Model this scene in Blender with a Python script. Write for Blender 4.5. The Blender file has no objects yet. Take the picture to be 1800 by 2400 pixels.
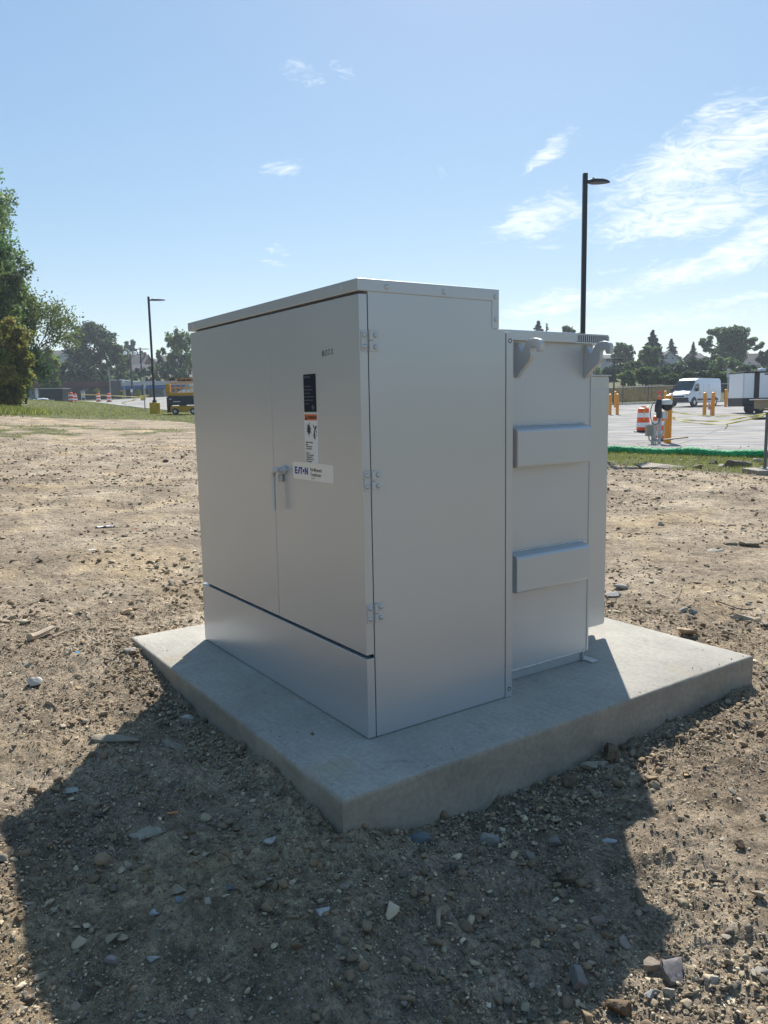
import bpy, bmesh, math, random
import numpy as np
from mathutils import Vector, Matrix
random.seed(7); rng = np.random.default_rng(11)
R = math.radians
scene = bpy.context.scene
col = scene.collection

# ------------------------------------------------------------------ camera
F, YAW, PITCH, ROLL = 1822.954, 0.96898, -0.136257, -0.019214
CAM = np.array([2.42119, -1.56944, 1.29197])
def cam_axes():
    cy, sy = math.cos(YAW), math.sin(YAW); cp, sp = math.cos(PITCH), math.sin(PITCH)
    f = np.array([-sy*cp, cy*cp, sp]); r = np.array([cy, sy, 0.0]); u = np.cross(r, f)
    cr, sr = math.cos(ROLL), math.sin(ROLL)
    return r*cr+u*sr, u*cr-r*sr, f
RX, UX, FX = cam_axes()
cam = bpy.data.objects.new('camera', bpy.data.cameras.new('camera')); col.objects.link(cam)
m = Matrix.Identity(4)
for i in range(3):
    m[i][0], m[i][1], m[i][2], m[i][3] = RX[i], UX[i], -FX[i], CAM[i]
cam.matrix_world = m
cam.data.sensor_fit = 'HORIZONTAL'; cam.data.sensor_width = 36
cam.data.lens = 36*F/1800; cam.data.clip_end = 5000; cam.data.clip_start = 0.05
scene.camera = cam
FWD = np.array([-math.sin(YAW), math.cos(YAW)]); RGT = np.array([math.cos(YAW), math.sin(YAW)])

# ------------------------------------------------------------------ light
SUN_EL = R(45.0); SUN_AZ = math.atan2(-0.725, 0.690)          # azimuth measured from +y towards +x
S = Vector((math.sin(SUN_AZ)*math.cos(SUN_EL), math.cos(SUN_AZ)*math.cos(SUN_EL), math.sin(SUN_EL)))
sl = bpy.data.lights.new('sun', 'SUN'); sl.energy = 3.75; sl.angle = R(0.53); sl.color = (1.0, 0.965, 0.90)
so = bpy.data.objects.new('sun', sl); col.objects.link(so); so.rotation_euler = S.to_track_quat('Z', 'Y').to_euler()
so.location = (-20, 20, 30)
scene.view_settings.view_transform = 'Standard'; scene.view_settings.look = 'None'
scene.view_settings.exposure = 1.0; scene.view_settings.gamma = 1.0
world = bpy.data.worlds.new('World'); scene.world = world; world.use_nodes = True

def lin(r, g, b):
    f = lambda c: (c/255/12.92) if c/255 <= .04045 else ((c/255+.055)/1.055)**2.4
    return (f(r), f(g), f(b), 1.0)
def pxdir(px, py):
    d = RX*((px-900)/F) + UX*((1200-py)/F) + FX
    return d/np.linalg.norm(d)
def build_world():
    nt = world.node_tree; N = nt.nodes; L = nt.links; N.clear()
    out = N.new('ShaderNodeOutputWorld'); bg = N.new('ShaderNodeBackground'); bg.inputs[1].default_value = 0.076
    sky = N.new('ShaderNodeTexSky'); sky.sky_type = 'NISHITA'; sky.sun_disc = False
    sky.sun_elevation = SUN_EL; sky.sun_rotation = SUN_AZ % (2*math.pi)
    sky.altitude = 200; sky.air_density = 1.0; sky.dust_density = 0.25; sky.ozone_density = 1.2
    tc = N.new('ShaderNodeTexCoord'); sp = N.new('ShaderNodeSeparateXYZ'); L.new(tc.outputs['Generated'], sp.inputs[0])
    az = N.new('ShaderNodeMath'); az.operation = 'ARCTAN2'; L.new(sp.outputs[0], az.inputs[0]); L.new(sp.outputs[1], az.inputs[1])
    el = N.new('ShaderNodeMath'); el.operation = 'ARCSINE'; L.new(sp.outputs[2], el.inputs[0])
    cv = N.new('ShaderNodeCombineXYZ'); L.new(az.outputs[0], cv.inputs[0]); L.new(el.outputs[0], cv.inputs[1])
    # streaky cirrus texture
    mp = N.new('ShaderNodeMapping'); mp.inputs['Rotation'].default_value = (0, 0, R(-18)); mp.inputs['Scale'].default_value = (9, 29, 1)
    L.new(cv.outputs[0], mp.inputs[0])
    nz = N.new('ShaderNodeTexNoise'); nz.inputs['Scale'].default_value = 2.4; nz.inputs['Detail'].default_value = 12
    nz.inputs['Roughness'].default_value = .66; nz.inputs['Distortion'].default_value = 2.2
    L.new(mp.outputs[0], nz.inputs['Vector'])
    # warp the blob coordinates so their outline is ragged
    wn = N.new('ShaderNodeTexNoise'); wn.inputs['Scale'].default_value = 14; wn.inputs['Detail'].default_value = 5
    L.new(cv.outputs[0], wn.inputs['Vector'])
    ws = N.new('ShaderNodeVectorMath'); ws.operation = 'MULTIPLY_ADD'; ws.inputs[1].default_value = (.07, .035, 0)
    L.new(wn.outputs['Color'], ws.inputs[0])
    wo = N.new('ShaderNodeVectorMath'); wo.operation = 'ADD'; wo.inputs[1].default_value = (-.035, -.0175, 0)
    L.new(cv.outputs[0], wo.inputs[0]); L.new(wo.outputs[0], ws.inputs[2])
    blobs = [(655,405,85,22,-6,.95),(705,175,70,26,22,.5),(800,162,60,20,25,.3),(645,577,55,12,0,.6),(640,603,75,10,4,.55),
             (1290,352,75,26,-35,.75),(1045,392,14,22,0,.4),(1260,512,150,45,-14,.8),(1600,395,230,70,-17,1.0),
             (1730,335,160,60,-22,1.0),(1600,500,250,60,-7,.95),(1640,635,240,36,-9,.85),(1770,560,140,50,-24,1.),
             (1700,265,90,45,-22,.5),(1330,708,230,26,-3,.75),(1740,704,160,14,-4,.6),(1270,577,60,9,0,.35),(1420,640,60,8,-6,.3),
             (1480,760,400,30,0,.35)]
    acc = None
    for px, py, a, b, ang, k in blobs:
        k = .64+.36*k if px > 1200 else .50+.36*k; a *= 1.15; b *= 1.2
        d = pxdir(px, py); A = math.atan2(d[0], d[1]); E = math.asin(d[2])
        q = N.new('ShaderNodeMapping'); q.vector_type = 'TEXTURE'
        q.inputs['Location'].default_value = (A, E, 0); q.inputs['Rotation'].default_value = (0, 0, R(-ang+1))
        q.inputs['Scale'].default_value = (a/F*1.25, b/F*1.35, 1); L.new(ws.outputs[0], q.inputs[0])
        ln = N.new('ShaderNodeVectorMath'); ln.operation = 'LENGTH'; L.new(q.outputs[0], ln.inputs[0])
        mr = N.new('ShaderNodeMapRange'); mr.interpolation_type = 'SMOOTHSTEP'
        mr.inputs[1].default_value = 1.15; mr.inputs[2].default_value = .1; mr.inputs[3].default_value = 0; mr.inputs[4].default_value = k
        L.new(ln.outputs['Value'], mr.inputs[0])
        if acc is None: acc = mr.outputs[0]
        else:
            mx = N.new('ShaderNodeMath'); mx.operation = 'MAXIMUM'; L.new(acc, mx.inputs[0]); L.new(mr.outputs[0], mx.inputs[1]); acc = mx.outputs[0]
    th = N.new('ShaderNodeMath'); th.operation = 'MULTIPLY_ADD'; th.inputs[1].default_value = .74; th.inputs[2].default_value = -.66
    L.new(acc, th.inputs[0])
    ad = N.new('ShaderNodeMath'); ad.operation = 'ADD'; L.new(nz.outputs[0], ad.inputs[0]); L.new(th.outputs[0], ad.inputs[1])
    cr = N.new('ShaderNodeMapRange'); cr.inputs[1].default_value = .21; cr.inputs[2].default_value = .82; cr.inputs[4].default_value = .94
    cr.interpolation_type = 'SMOOTHSTEP'; L.new(ad.outputs[0], cr.inputs[0])
    gm = N.new('ShaderNodeGamma'); gm.inputs[1].default_value = .48; L.new(sky.outputs[0], gm.inputs[0])
    hs = N.new('ShaderNodeHueSaturation'); hs.inputs['Hue'].default_value = .499; hs.inputs['Saturation'].default_value = 1.72; hs.inputs['Value'].default_value = 2.20; L.new(gm.outputs[0], hs.inputs['Color'])
    mix = N.new('ShaderNodeMix'); mix.data_type = 'RGBA'; L.new(cr.outputs[0], mix.inputs[0])
    L.new(hs.outputs[0], mix.inputs[6]); mix.inputs[7].default_value = (7.6, 8.0, 8.2, 1)
    L.new(mix.outputs[2], bg.inputs[0]); L.new(bg.outputs[0], out.inputs[0])
build_world()

# ------------------------------------------------------------------ noise
def vnoise(x, y, seed=0):
    """vectorised 2-D gradient noise, about -0.7..0.7"""
    xi = np.floor(x).astype(np.int64); yi = np.floor(y).astype(np.int64); xf = x-xi; yf = y-yi
    def g(ix, iy):
        h = (ix*374761393 + iy*668265263 + seed*144665) & 0xffffffff
        h = ((h ^ (h >> 13))*1274126177) & 0xffffffff
        a = ((h ^ (h >> 16)) & 0xffff)/65536.0*2*np.pi
        return np.cos(a), np.sin(a)
    u = xf*xf*xf*(xf*(xf*6-15)+10); v = yf*yf*yf*(yf*(yf*6-15)+10)
    def dot(ix, iy, dx, dy):
        a, b = g(ix, iy); return a*dx+b*dy
    a = dot(xi, yi, xf, yf); b = dot(xi+1, yi, xf-1, yf); c = dot(xi, yi+1, xf, yf-1); d = dot(xi+1, yi+1, xf-1, yf-1)
    return (a*(1-u)+b*u)*(1-v)+(c*(1-u)+d*u)*v
def fbm(x, y, s, octs=4, seed=0, gain=.5):
    t = 0; a = 1
    for k in range(octs):
        t = t+a*vnoise(x*s, y*s, seed+k*17); s *= 2.03; a *= gain
    return t
def sstep(a, b, x):
    t = np.clip((x-a)/(b-a), 0, 1); return t*t*(3-2*t)

# ------------------------------------------------------------------ terrain
DL = [0,10,20,42,55,75,100,150,172,190,215,250,420,2500]
ZL = [-.10,0.0,.15,.62,.95,1.45,2.2,3.55,4.0,6.5,10.5,12.0,13.0,13.0]
DR = [0,10,20,26,35,52,60,72,79,92,100,130,165,200,420,2500]
ZR = [-.10,-.10,-.11,-.12,-.11,.10,.21,.44,.62,.90,1.25,4.2,7.0,8.5,10.0,10.0]
ANCH = [(.36,-.34,-.140),(.45,-.17,-.184),(.45,.086,-.248),(.42,.2,-.275),(.40,.37,-.202),(.40,.49,-.236),(.40,.713,-.224),
        (.40,1.147,-.201),(.40,1.446,-.181),(.40,1.93,-.172),(.45,2.15,-.185),(.27,-.36,-.110),(.066,-.40,-.097),(-.147,-.40,-.092),(-.328,-.40,-.089),
        (-.7,-.40,-.11),(-1.084,-.40,-.116),(-1.5,-.40,-.08),(-1.9,-.40,-.036),(-2.1,-.2,-.03),(-2.1,.6,-.04),(-2.1,1.5,-.04),(-1.5,2.2,-.06),
        (-.6,2.2,-.07),(0,2.2,-.10),(.35,2.25,-.14),(1.25,-.2,-.28),(1.05,-.35,-.24),(1.40,-.05,-.25),(1.2,.08,-.22),(1.5,.35,-.16),(.8,.2,-.20),(.9,.6,-.19),(.9,1.2,-.17),(-.5,-1.1,-.13),(.3,-1.2,-.14),(1.2,-.8,-.18),
        (.75,1.9,-.13)]
P_IN = (-1.994, .340, -.329, 2.113)
def terrain(x, y):
    x = np.asarray(x, float); y = np.asarray(y, float)
    dx = x-CAM[0]; dy = y-CAM[1]; r = np.hypot(dx, dy)+1e-6
    lat = (dx*RGT[0]+dy*RGT[1])/r
    w = np.clip((lat+.277)/(.277+.262), -.35, 1.0)
    z = np.interp(r, DL, ZL)*(1-w)+np.interp(r, DR, ZR)*w
    # mound under the big trees at the far left
    s_ = dx*FWD[0]+dy*FWD[1]; t_ = dx*RGT[0]+dy*RGT[1]
    z = z+1.25*np.exp(-(((s_-66)/16)**2+((t_+39)/7)**2))
    z = z+.45*np.exp(-(((s_-40)/9)**2+((t_+24)/6)**2))
    # earth heaped and dished round the pad
    num = 0; den = .25
    near = r < 8
    if np.any(near):
        xn = x[near] if x.ndim else x; yn = y[near] if y.ndim else y
        base = -.10+0*xn
        num = 0*xn; den = .22+0*xn
        for ax, ay, az in ANCH:
            g = np.exp(-((xn-ax)**2+(yn-ay)**2)/(2*.2**2)); num = num+g*(az-(z[near] if z.ndim else z)); den = den+g
        if z.ndim: z[near] += num/den
        else: z = z+num/den
    return z
def edge_dist(x, y):
    """signed distance in m from the near edge of the car park, negative on the dirt side"""
    dx = x-CAM[0]; dy = y-CAM[1]; s = dx*FWD[0]+dy*FWD[1]; t = dx*RGT[0]+dy*RGT[1]
    # edge runs (t,s) = (-42,105) .. (9.6,19.5)
    ex, ey = -51.6, 87.1; n = math.hypot(ex, ey); ex /= n; ey /= n
    return (t-9.6)*ey-(s-17.9)*ex
def relief(x, y):
    r = np.hypot(x-CAM[0], y-CAM[1])
    f = sstep(60, 6, r); ff = sstep(9, 4, r)
    z = .030*fbm(x, y, 1.3, 3, 1)*f+.016*fbm(x, y, 5.0, 3, 5)*f
    q = fbm(x, y, 17, 4, 9, .62)
    z = z+.015*q*ff + .010*np.abs(fbm(x, y, 45, 2, 21))*ff
    # clods in the churned strip in front of the pad and lower right
    z = z+.034*np.maximum(0, fbm(x, y, 9, 4, 31)-.03)*ff*sstep(-.2, .5, fbm(x, y, .9, 2, 40)+.35)
    z = z*sstep(.5, -1.0, edge_dist(x, y))
    # shallow wheel tracks running across the field
    wv = .35*fbm(x, y, .12, 2, 61)
    for off in (0, 1.7):
        u_ = (x*.42-y*.91)+9.5+off+wv; z = z-.035*np.exp(-(u_/.16)**2)*sstep(3, 6, r)+.014*np.exp(-((np.abs(u_)-.30)/.10)**2)*sstep(3, 6, r)
    # dry ruts and ridges further off
    z = z+.05*np.maximum(0, fbm(x, y, .8, 4, 51))*sstep(4, 12, r)*sstep(60, 30, r)*sstep(.5, -3, edge_dist(x, y))
    return z
def in_pad(x, y, g=0.0):
    return (x > P_IN[0]-g) & (x < P_IN[1]+g) & (y > P_IN[2]-g) & (y < P_IN[3]+g)
def gz(x, y):
    """ground height at a point"""
    x = np.atleast_1d(np.asarray(x, float)); y = np.atleast_1d(np.asarray(y, float))
    z = terrain(x, y)+relief(x, y)
    return z if len(z) > 1 else float(z[0])
def plan(px, d):
    """plan position seen in image column px (near the horizon) at depth d"""
    t = (px-900)/F*d
    p = CAM[:2]+FWD*d+RGT*t
    return float(p[0]), float(p[1])
def spot(px, d, dz=0):
    x, y = plan(px, d); return (x, y, gz(x, y)+dz)
def zat(px, py, d):
    q = RX*((px-900)/F)+UX*((1200-py)/F)+FX
    k = d/(q[0]*FWD[0]+q[1]*FWD[1]); return float(CAM[2]+q[2]*k)
def ground_at(px, py):
    """where the line of sight meets the ground"""
    q = RX*((px-900)/F)+UX*((1200-py)/F)+FX
    t = np.geomspace(.8, 150, 900)
    for _ in range(2):
        p = CAM[None]+q[None]*t[:, None]; below = np.nonzero(p[:, 2] < gz(p[:, 0], p[:, 1]))[0]
        k = below[0] if len(below) else len(t)-1
        if _ == 0: t = np.linspace(t[max(k-1, 0)], t[k], 12)
    return p[k]

# ------------------------------------------------------------------ materials
def mat(name, base, rough=.6, metal=0, bump=None, var=None, spec=.5, coat=0, attr=None, trans=0):
    m = bpy.data.materials.new(name); m.use_nodes = True; nt = m.node_tree; N = nt.nodes; L = nt.links
    b = N['Principled BSDF']; b.inputs['Base Color'].default_value = (*base[:3], 1); b.inputs['Roughness'].default_value = rough
    b.inputs['Metallic'].default_value = metal; b.inputs['Specular IOR Level'].default_value = spec
    if coat: b.inputs['Coat Weight'].default_value = coat; b.inputs['Coat Roughness'].default_value = .1
    tc = N.new('ShaderNodeTexCoord')
    src = None
    if attr:
        a = N.new('ShaderNodeAttribute'); a.attribute_name = attr
        mx = N.new('ShaderNodeMix'); mx.data_type = 'RGBA'; mx.blend_type = 'MULTIPLY'; mx.inputs[0].default_value = 1
        mx.inputs[6].default_value = (*base[:3], 1); L.new(a.outputs['Color'], mx.inputs[7]); src = mx.outputs[2]
        L.new(src, b.inputs['Base Color'])
    if var:                                           # (scale, amount, detail)
        n = N.new('ShaderNodeTexNoise'); n.inputs['Scale'].default_value = var[0]; n.inputs['Detail'].default_value = var[2] if len(var) > 2 else 6
        L.new(tc.outputs['Object'], n.inputs['Vector'])
        r = N.new('ShaderNodeMapRange'); r.inputs[1].default_value = .3; r.inputs[2].default_value = .7
        r.inputs[3].default_value = 1-var[1]; r.inputs[4].default_value = 1+var[1]; L.new(n.outputs[0], r.inputs[0])
        mx = N.new('ShaderNodeMix'); mx.data_type = 'RGBA'; mx.blend_type = 'MULTIPLY'; mx.inputs[0].default_value = 1
        if src: L.new(src, mx.inputs[6])
        else: mx.inputs[6].default_value = (*base[:3], 1)
        L.new(r.outputs[0], mx.inputs[7]); L.new(mx.outputs[2], b.inputs['Base Color']); src = mx.outputs[2]
    if bump:                                          # (scale, strength, distance)
        n = N.new('ShaderNodeTexNoise'); n.inputs['Scale'].default_value = bump[0]; n.inputs['Detail'].default_value = 8
        L.new(tc.outputs['Object'], n.inputs['Vector'])
        bp = N.new('ShaderNodeBump'); bp.inputs['Strength'].default_value = bump[1]; bp.inputs['Distance'].default_value = bump[2]
        L.new(n.outputs[0], bp.inputs['Height']); L.new(bp.outputs[0], b.inputs['Normal'])
    if trans:
        tr = N.new('ShaderNodeBsdfTranslucent'); ms = N.new('ShaderNodeMixShader'); ms.inputs[0].default_value = trans
        if src: L.new(src, tr.inputs[0])
        else: tr.inputs[0].default_value = (*base[:3], 1)
        L.new(b.outputs[0], ms.inputs[1]); L.new(tr.outputs[0], ms.inputs[2]); L.new(ms.outputs[0], N['Material Output'].inputs[0])
    return m
M = {}
def enamel(name, rough, grain):
    m = mat(name, (.50, .525, .54), rough, .40, var=(1.5, .02, 2), spec=.6); nt = m.node_tree; N = nt.nodes; L = nt.links; b = N['Principled BSDF']
    tc = N.new('ShaderNodeTexCoord')
    def ns(s, d=3):
        n = N.new('ShaderNodeTexNoise'); n.inputs['Scale'].default_value = s; n.inputs['Detail'].default_value = d; L.new(tc.outputs['Object'], n.inputs['Vector']); return n.outputs[0]
    b1 = N.new('ShaderNodeBump'); b1.inputs['Strength'].default_value = .4; b1.inputs['Distance'].default_value = .008; L.new(ns(1.3, 0), b1.inputs['Height'])   # faint panel warp
    b2 = N.new('ShaderNodeBump'); b2.inputs['Strength'].default_value = grain[1]; b2.inputs['Distance'].default_value = grain[2]; L.new(ns(grain[0], 6), b2.inputs['Height'])
    L.new(b1.outputs[0], b2.inputs['Normal']); L.new(b2.outputs[0], b.inputs['Normal'])
    return m
M['paint'] = enamel('grey_enamel', .29, (700, .08, .0006))
M['paint_cast'] = enamel('grey_enamel_rough', .42, (260, .25, .0012))
M['weld'] = mat('painted_weld', (.58, .59, .58), .25, .4, bump=(160, .8, .006))
M['primer'] = mat('pinkish_overspray', (.50, .40, .39), .5, var=(14, .08))
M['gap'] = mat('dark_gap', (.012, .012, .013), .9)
M['label_white'] = mat('label_white', (.72, .72, .69), .45)
M['label_cream'] = mat('nameplate_cream', (.80, .76, .68), .4)
M['label_navy'] = mat('label_navy', (.006, .012, .026), .6, spec=.2)
M['label_orange'] = mat('label_orange', (.62, .14, .04), .5)
M['ink'] = mat('black_ink', (.01, .01, .012), .5)
M['ink_faint'] = mat('faint_print', (.05, .075, .11), .5)
M['blue'] = mat('logo_blue', (.005, .035, .28), .45)
M['steel'] = mat('galvanised_steel', (.42, .44, .45), .45, .6, var=(20, .1))
M['darksteel'] = mat('dark_channel_steel', (.13, .14, .145), .5, .3)
M['black'] = mat('black_rubber', (.015, .015, .017), .6)
M['blackmetal'] = mat('black_powder_coat', (.014, .016, .024), .5)
M['dark'] = mat('dark_plastic', (.03, .035, .045), .45)
M['yellow'] = mat('yellow_paint', (.62, .42, .02), .6, var=(3, .12))
M['bollard'] = mat('amber_sleeve', (.74, .27, .012), .45, var=(4, .06))
M['orange'] = mat('barrel_orange', (.80, .10, .012), .5)
M['reflect'] = mat('reflective_white', (.80, .78, .80), .35)
M['white'] = mat('white_paint', (.78, .79, .82), .35, coat=.3)
M['offwhite'] = mat('off_white', (.62, .62, .60), .6, var=(2, .08))
M['glass'] = mat('dark_glass', (.02, .03, .035), .08, spec=.8)
M['chrome'] = mat('bright_metal', (.6, .6, .62), .25, .9)
M['green_sock'] = mat('green_mesh_fabric', (.010, .36, .12), .7, var=(9, .3), bump=(14, 1.0, .08))
M['tape'] = mat('caution_tape', (.75, .68, .22), .4, trans=.35)
M['wood'] = mat('weathered_wood', (.30, .23, .16), .8, var=(18, .25), bump=(40, .6, .01))
M['bark'] = mat('bark', (.075, .060, .048), .9, var=(4, .3), bump=(14, .8, .03))
M['brick'] = mat('red_brick', (.20, .055, .042), .85, var=(1.4, .15))
M['shingle'] = mat('roof_shingle', (.055, .050, .054), .9, var=(.9, .2))
M['maroon'] = mat('maroon_fascia', (.10, .035, .035), .8, var=(.6, .15))
M['darkwall'] = mat('dark_brown_wall', (.055, .050, .055), .8, var=(.5, .2))
M['stucco'] = mat('grey_stucco', (.13, .125, .11), .9, var=(.5, .15))
M['parapet'] = mat('parapet_white', (.42, .44, .47), .7, var=(.4, .08))
M['blueband'] = mat('blue_awning', (.01, .10, .30), .6)
M['shopglass'] = mat('shop_glass', (.10, .16, .20), .25, var=(.8, .5), spec=.6)
M['siding'] = mat('pale_siding', (.50, .51, .53), .7, var=(.8, .06))
M['lift_orange'] = mat('lift_orange', (.58, .30, .02), .5)
M['liftblue'] = mat('dark_blue_steel', (.018, .032, .05), .5)
M['plastic_white'] = mat('white_plastic', (.85, .86, .88), .4, var=(12, .1))
M['plastic_blue'] = mat('blue_plastic', (.05, .38, .72), .4)
M['plastic_red'] = mat('red_plastic', (.65, .03, .02), .4)
M['boxgreen'] = mat('dark_green_steel', (.012, .022, .021), .5, var=(1, .1))
M['boxgrey'] = mat('pale_green_grey_steel', (.16, .21, .22), .5, var=(1, .1))
M['tan'] = mat('tan_enclosure', (.27, .25, .20), .55, var=(4, .1))
M['flesh_stone'] = None

def leafmat(name, base, trans=.38):
    return mat(name, base, .55, attr='tint', trans=trans, spec=.25)
M['leaf_dark'] = leafmat('foliage_dark', (.062, .100, .046))
M['leaf_mid'] = leafmat('foliage_mid', (.120, .182, .066), .48)
M['leaf_olive'] = leafmat('foliage_olive', (.25, .265, .065), .6)
M['leaf_blue'] = leafmat('needles', (.030, .052, .040), .15)
M['grass'] = leafmat('grass_blades', (.16, .205, .055), .5)
M['straw'] = leafmat('dry_straw', (.165, .155, .085), .3)

# ------------------------------------------------------------------ object helpers
def tag(o, label=None, cat=None, group=None, kind=None):
    if label: o['label'] = label
    if cat: o['category'] = cat
    if group: o['group'] = group
    if kind: o['kind'] = kind
    return o
def thing(name, label, cat, loc=(0, 0, 0), rz=0, group=None):
    o = bpy.data.objects.new(name, None); col.objects.link(o); o.location = loc; o.rotation_euler = (0, 0, rz)
    o.empty_display_size = .2
    return tag(o, label, cat, group)
class MB:
    def __init__(s): s.v = []; s.f = []
    def add(s, vs, fs):
        n = len(s.v); s.v += [tuple(map(float, q)) for q in vs]; s.f += [tuple(n+i for i in f) for f in fs]; return s
    def box(s, x0, x1, y0, y1, z0, z1):
        return s.add([(x0,y0,z0),(x1,y0,z0),(x1,y1,z0),(x0,y1,z0),(x0,y0,z1),(x1,y0,z1),(x1,y1,z1),(x0,y1,z1)],
                     [(3,2,1,0),(4,5,6,7),(0,1,5,4),(1,2,6,5),(2,3,7,6),(3,0,4,7)])
    def prism(s, poly, axis, a, b):
        """poly of 2-D points extruded from a to b along axis; (u,v) = the two other axes in xyz order"""
        n = len(poly)
        area = sum(poly[i][0]*poly[(i+1) % n][1]-poly[(i+1) % n][0]*poly[i][1] for i in range(n))
        if area < 0: poly = poly[::-1]
        def mk(p, w):
            if axis == 'x': return (w, p[0], p[1])
            if axis == 'y': return (p[0], w, p[1])
            return (p[0], p[1], w)
        vs = [mk(p, a) for p in poly]+[mk(p, b) for p in poly]
        flip = (axis == 'y')
        fs = [tuple(range(n))[::-1], tuple(range(n, 2*n))]+[(i, (i+1) % n, n+(i+1) % n, n+i) for i in range(n)]
        if flip: fs = [f[::-1] for f in fs]
        return s.add(vs, fs)
    def tube(s, path, r, n=8, cap=True):
        path = [Vector(p) for p in path]; k = len(path)
        rr = r if isinstance(r, (list, tuple)) else [r]*k
        base = len(s.v); prev = None
        for i, p in enumerate(path):
            t = (path[min(i+1, k-1)]-path[max(i-1, 0)]).normalized()
            if prev is None:
                a = t.orthogonal().normalized()
            else:
                a = prev-t*prev.dot(t); a = a.normalized() if a.length > 1e-6 else t.orthogonal().normalized()
            prev = a; b = t.cross(a)
            for j in range(n):
                an = 2*math.pi*j/n; q = p+(a*math.cos(an)+b*math.sin(an))*rr[i]; s.v.append(tuple(q))
        for i in range(k-1):
            for j in range(n):
                j2 = (j+1) % n; s.f.append((base+i*n+j, base+i*n+j2, base+(i+1)*n+j2, base+(i+1)*n+j))
        if cap:
            s.f.append(tuple(base+j for j in range(n))[::-1]); s.f.append(tuple(base+(k-1)*n+j for j in range(n)))
        return s
    def lathe(s, prof, c=(0, 0, 0), n=20, axis='z'):
        base = len(s.v)
        for r, z in prof:
            for j in range(n):
                a = 2*math.pi*j/n; q = (r*math.cos(a), r*math.sin(a), z)
                if axis == 'y': q = (q[0], -q[2], q[1])
                if axis == 'x': q = (q[2], q[0], q[1])
                s.v.append((c[0]+q[0], c[1]+q[1], c[2]+q[2]))
        for i in range(len(prof)-1):
            for j in range(n):
                j2 = (j+1) % n; s.f.append((base+i*n+j, base+i*n+j2, base+(i+1)*n+j2, base+(i+1)*n+j))
        s.f.append(tuple(base+j for j in range(n))[::-1]); s.f.append(tuple(base+(len(prof)-1)*n+j for j in range(n)))
        return s
    def build(s, name, m, parent=None, smooth=False, bevel=0, world_space=False, segs=2):
        me = bpy.data.meshes.new(name)
        vs = s.v
        if parent is not None and world_space:
            l = parent.location; vs = [(a-l.x, b-l.y, c-l.z) for a, b, c in vs]
        me.from_pydata(vs, [], s.f)
        bm = bmesh.new(); bm.from_mesh(me); bmesh.ops.recalc_face_normals(bm, faces=bm.faces[:])
        bm.to_mesh(me); bm.free()
        o = bpy.data.objects.new(name, me); col.objects.link(o); me.materials.append(m)
        if parent is not None: o.parent = parent
        if smooth:
            me.polygons.foreach_set('use_smooth', [True]*len(me.polygons))
            me.set_sharp_from_angle(angle=R(35))
        if bevel:
            b = o.modifiers.new('bevel', 'BEVEL'); b.width = bevel; b.segments = segs; b.limit_method = 'ANGLE'; b.angle_limit = R(30)
            me.polygons.foreach_set('use_smooth', [True]*len(me.polygons))
            me.set_sharp_from_angle(angle=R(30)) if not bevel else None
            b.harden_normals = True
        return o
def npmesh(name, V, Fc, m, parent=None, tint=None, smooth=False):
    """V (n,3), Fc (k,3|4) numpy -> object; tint (n,3) point colours"""
    me = bpy.data.meshes.new(name); V = np.asarray(V, np.float32); Fc = np.asarray(Fc, np.int32)
    n, k = Fc.shape
    me.vertices.add(len(V)); me.vertices.foreach_set('co', V.ravel())
    me.loops.add(n*k); me.loops.foreach_set('vertex_index', Fc.ravel())
    me.polygons.add(n); me.polygons.foreach_set('loop_start', np.arange(0, n*k, k, dtype=np.int32))
    me.polygons.foreach_set('loop_total', np.full(n, k, np.int32))
    if smooth: me.polygons.foreach_set('use_smooth', np.ones(n, bool))
    me.update(calc_edges=True)
    if tint is not None:
        a = me.color_attributes.new('tint', 'FLOAT_COLOR', 'POINT')
        c = np.ones((len(V), 4), np.float32); c[:, :3] = tint; a.data.foreach_set('color', c.ravel())
    o = bpy.data.objects.new(name, me); col.objects.link(o); me.materials.append(m)
    if parent is not None: o.parent = parent
    return o
def copy_tree(o, parent=None):
    c = o.copy(); col.objects.link(c); c.parent = parent
    for ch in list(o.children): copy_tree(ch, c)
    return c
def again(src, loc, rz, label=None, scale=None):
    c = copy_tree(src); c.location = loc; c.rotation_euler = (0, 0, rz)
    if label: c['label'] = label
    if scale: c.scale = (scale,)*3
    return c
FACE = YAW                                            # rotation that turns local -y towards the camera side, local x = image right

def text_mesh(name, s, size, m, parent, place, align='LEFT', bold=0, sx=1.0):
    """lettering on the door plane y = const: local x runs image right, z up"""
    cu = bpy.data.curves.new('t', 'FONT'); cu.body = s; cu.size = size; cu.align_x = align; cu.offset = bold
    cu.resolution_u = 2
    t = bpy.data.objects.new('t', cu); col.objects.link(t)
    dg = bpy.context.evaluated_depsgraph_get(); me = bpy.data.meshes.new_from_object(t.evaluated_get(dg))
    bpy.data.objects.remove(t); bpy.data.curves.remove(cu)
    for v in me.vertices: v.co = Vector((v.co.x*sx+place[0], place[1], v.co.y+place[2]))
    o = bpy.data.objects.new(name, me); col.objects.link(o); me.materials.clear(); me.materials.append(m); o.parent = parent
    if parent is not None:
        l = parent.matrix_world.translation if parent.parent is None else None
    return o

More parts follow.
